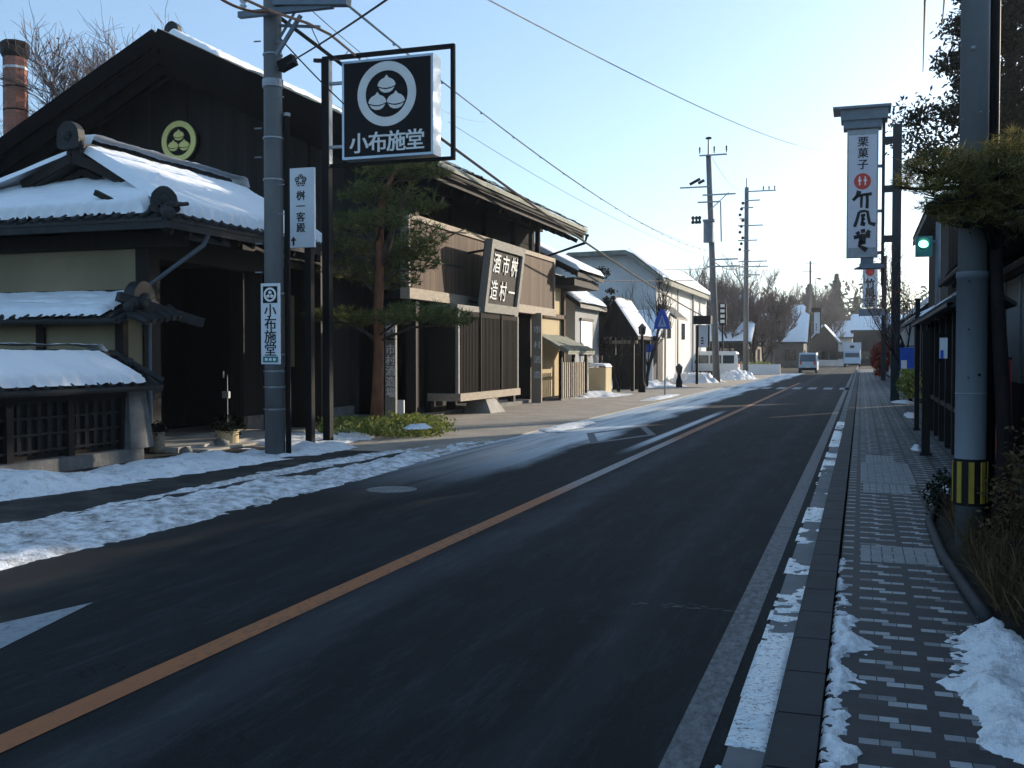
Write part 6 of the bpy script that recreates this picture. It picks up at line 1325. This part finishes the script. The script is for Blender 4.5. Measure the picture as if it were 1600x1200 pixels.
vehicle('compact_van', 'silver-blue compact van driving away in the left lane', 'van', (q.x, q.y+1.7, 0), (0,1,0), 3.4, 1.62, [(0,.25),(.0,.95),(.15,1.72),(.3,1.82),(2.4,1.82),(2.9,1.15),(3.3,1.0),(3.4,.25)], 'paint_silver', [(.35,1.1,1.05,1.6,0),(1.2,2.6,1.05,1.6,.3)], (2.9,1.17,2.45,1.75), (.01,1.02,.14,1.66), (.55,2.8), .27, [('tail_light',0,.9,'red',.16,.3)])
tx, ty = -1.15, 149.0
tk = vehicle('truck', 'distant oncoming box truck with a pale cargo box in the right lane', 'truck', (tx, ty, 0), (0,-1,0), 2.2, 2.2, [(0,.4),(0,2.1),(1.7,2.15),(2.1,1.3),(2.2,.4)], 'paint_silver', [(.9,1.7,1.3,1.9,.1)], (2.1,1.32,1.72,2.05), None, (1.2,), .42, [('headlight',2.2,.7,'sign_white',.25,.18)])
mb = MB(); mb.box(tx-1.15,tx+1.15,ty+1.2,ty+6.5,.9,3.35); mb.build('cargo_box', M['sign_white'], tk); mb = MB(); mb.box(tx-.3,tx+.25,ty+1.15,ty+1.19,2.6,2.95); mb.build('vent', M['rubber'], tk); mb = MB(); mb.box(tx-.9,tx+.9,ty+1.3,ty+6.3,.5,.9); mb.build('chassis', M['rubber'], tk)
for u in (-1,1): wheel(tk, (tx+u*.95, ty+5, .42), (1,0,0), .42, .25)
q = P(1102, 592, Z=0); bn = thing('wooden_crate', 'low dark bench-like crate in the snow at the pole foot', 'crate', (q.x,q.y-1,0)); mb = MB(); mb.box(q.x-.7,q.x+.6,q.y-1.3,q.y-.8,.15,.55); mb.build('box', M['wood_dark'], bn); mb = MB()
for dx in (-.6,.5): mb.box(q.x+dx-.05,q.x+dx+.05,q.y-1.25,q.y-.85,0,.15)
mb.build('leg', M['wood_dark'], bn)
# ------------------------------------------------------------------ far end of the street
hs = [
 ('grey timber house with a pale snowy roof left of the far car', -18, -10.5, 112, 120, 3.0, 5.8, 'x', 'wall_dim'),
 ('far house with a broad snowy roof slope behind the sign lantern', -15.5, -7.0, 138, 147, 3.3, 7.0, 'x', 'wall_dim'),
 ('far house on the left with two dark gable vents in snow', -22, -13, 128, 140, 5.2, 8.6, 'x', 'wall_dim'),
 ('snow-roofed house beside the road bend', -7.4, -3.6, 168, 182, 3.6, 6.2, 'y', 'boards_dark'),
 ('blue-shadowed snowy roof house at the end of the street', -1.2, 6, 176, 190, 5.6, 8.2, 'x', 'boards_dark'),
 ('snow-roofed cottage tucked behind the bare trees near the middle pole', -21, -14.5, 126, 133, 3.4, 6.4, 'x', 'plaster_white'),
 ('high snowy roof above the red-leaved tree', -26, -17, 172, 182, 7.2, 10.5, 'x', 'plaster_white'),
 ('small snow-covered annex beside the road bend house', -9.5, -7.8, 172, 180, 2.8, 4.6, 'y', 'plaster_white'),
 ('long low snowy roof just under the sharp conifer', -6.0, -1.6, 205, 214, 5.0, 8.0, 'x', 'plaster_white'),
 ('small brown house between the bare trees and the far car', -14.5, -9.8, 104, 109, 2.7, 4.6, 'x', 'boards_brown'),
 ('upper snowy roof peeping over the dark low house', -19, -12, 120, 127, 6.2, 8.4, 'x', 'plaster_grey'),
 ('broad snowy roof of a long house on the bend', -16, -8.5, 158, 168, 5.6, 9.0, 'x', 'wall_dim'),
 ('low long snowy roof behind the red-leaved tree', -28, -19, 150, 160, 8.5, 11, 'x', 'wall_dim'),
 ('dark low house behind the bare reddish trees', -16, -9.5, 92, 98, 2.8, 4.4, 'x', 'boards_dark'),
]
for i, (lb, x0, x1, y0, y1, ez_, rz_, rd, wl_) in enumerate(hs):
    house('far_house', lb, x0, x1, y0, y1, ez_, rz_, rd, .5, wl_, wins=(('f', x0+1, x0+2.4, 1.0, 2.2), ('f', x1-2.2, x1-1, 1.0, 2.2), ('r', y0+2, y0+4, 1.0, 2.2)), group='snow-roofed houses at the far end of the street', sth=.25)
mb = MB(); mb.box(-9,-1.8,162,162.2,0,.9); props(mb.build('low_wall', M['plaster_white']), 'long low pale wall across the bend of the road', 'wall')
mb = MB(); mb.box(-9.5,-6.3,88,88.2,0,.85); props(mb.build('low_wall', M['sign_white']), 'short low white wall behind the green hedge', 'wall')
q = P(1182, 585, Z=0); bush('sunlit green hedge at the road edge past the minivan', (q.x,q.y+1,.5), 1.6, 1.2, .6, 1200, .10, 'leaf_bush', 51)
for i, (px, Y, h, seed, lb, lm, nl) in enumerate(((1150,92,10,61,'bare reddish tree right of the transformer pole',None,0),(1172,96,11,62,'bare brown tree behind the middle pole',None,0),(1195,104,11,63,'bare spreading tree over the low dark house','leaf_red',200),(1128,100,12,64,'tall bare tree behind the transformer pole',None,0),(1215,150,15.5,65,'tree crowned with dense red leaves','leaf_red',1500),(1240,170,17,66,'grey bare tree beyond the snowy roofs',None,0),(1140,150,19,67,'tall grey bare tree on the skyline',None,0),(1183,170,20,68,'broad grey bare tree on the skyline',None,0),(1290,200,19,69,'pale bare tree beside the sharp conifer',None,0),(1160,110,12,81,'dense dark bare tree beside the middle pole',None,0),(1205,125,12,82,'bare tree leaning over the small brown house',None,0),(1225,185,18,83,'tall thin bare tree behind the red-leaved one',None,0),(1268,190,19,84,'bare grey tree right behind the sign lantern',None,0),(1320,215,17,85,'low bare tree between the two right conifers',None,0),(1105,120,17,86,'bare tree showing past the white storehouse end',None,0))):
    c = P(px, 560, Y=Y); bare_tree('bare_tree', lb, c.x, Y, h, .6, seed=seed, depth=5, leafmat=lm, nleaf=nl, r0=h*.014, rmin=.022, group='bare trees at the far end of the street', kids=4)
def far_conifer(label, px, Y, py_top, r, seed):
    c = P(px, 560, Y=Y); z1 = P(px, py_top, Y=Y).z; r2 = random.Random(seed); t = thing('conifer', label, 'conifer', (c.x, Y, 0), 'conifers on the far skyline')
    mb = MB(); mb.tube([(c.x,Y,0),(c.x,Y,z1)], [.35,.04], 6); mb.build('trunk', M['bark_dark'], t); fo = MB()
    for i in range(4200):
        u = r2.random()**.75; a = r2.uniform(0, 6.28); z = 1.5+(z1-1.5)*u; lay = .72+.28*math.sin(z*2.6+a*2+seed); k = r*(1-u)**.8*lay*(1+.35*nz(math.cos(a)*1.4, math.sin(a)*1.4, 1, z*.3+seed)) + .15
        q = Vector((c.x+k*math.cos(a)*r2.uniform(.35,1), Y+k*math.sin(a)*r2.uniform(.35,1), z-k*.15)); d = Vector((r2.gauss(0,1),r2.gauss(0,1),r2.gauss(0,.5))).normalized(); e = d.orthogonal().normalized(); s_ = .36*r2.uniform(.5,1.2)
        fo.add([q-d*s_, q+e*s_*.5, q+d*s_, q-e*s_*.5], [(0,1,2,3)])
    fo.build('crown', M['leaf_far'], t)
far_conifer('tallest pointed conifer on the skyline left of the tower sign', 1306, 230, 428, 4.2, 71)
far_conifer('smaller conifer right of the tallest one', 1337, 235, 464, 3.0, 72)
far_conifer('rounded conifer behind the far utility pole', 1264, 225, 444, 5.5, 73)
far_conifer('low conifer between the tallest and the far pole', 1286, 240, 470, 4.0, 74)
far_conifer('dim conifer left of the far utility pole', 1236, 250, 462, 5.0, 75)
far_conifer('broad conifer behind the white storehouse end', 1122, 210, 444, 5.0, 76)
mb = MB(); r2 = random.Random(5)
for i in range(140):
    x = -150 + i*1.75; y = 262 + r2.uniform(0, 18); leafy(mb, (x,y,5), 4.5, 4, r2.uniform(10,15), 330, .75, r2, .4, .5, i)
props(mb.build('far_wood', M['leaf_far']), 'dim wood closing the view beyond the street end', 'wood', kind='stuff')
mb = MB(); pts = [(-500+i*25, 900, 26+22*nz(i*.13,0,1,3)+14*math.sin(i*.11)) for i in range(61)]
for (a, b) in zip(pts, pts[1:]): mb.add([(a[0],700,-1),(b[0],700,-1),(b[0],900,b[2]),(a[0],900,a[2])], [(0,1,2,3)])
props(mb.build('hills', M['leaf_far']), kind='structure')

# extra shade tree outside the frame on the right, behind the houses
evergreen('evergreen_tree', 'third evergreen, out of frame, added to shade the left snow bank', 6.2, 33.0, 7.0, 15, 2.4, 7000, .12, 'leaf_dark', 9, lay=8)
# ------------------------------------------------------------------ thin winter haze
mb = MB(); mb.box(-420, 420, -60, 1000, -1.2, 62)
m_ = bpy.data.materials.new('haze'); m_.use_nodes = True; n = m_.node_tree.nodes; n.remove(n['Principled BSDF'])
pv_ = n.new('ShaderNodeVolumePrincipled'); pv_.inputs['Density'].default_value = .00040; pv_.inputs['Color'].default_value = (.86,.93,1,1); pv_.inputs['Anisotropy'].default_value = .3
m_.node_tree.links.new(pv_.outputs[0], n['Material Output'].inputs['Volume'])
props(mb.build('haze', m_), kind='stuff', label='thin cold haze softening the far end of the street')
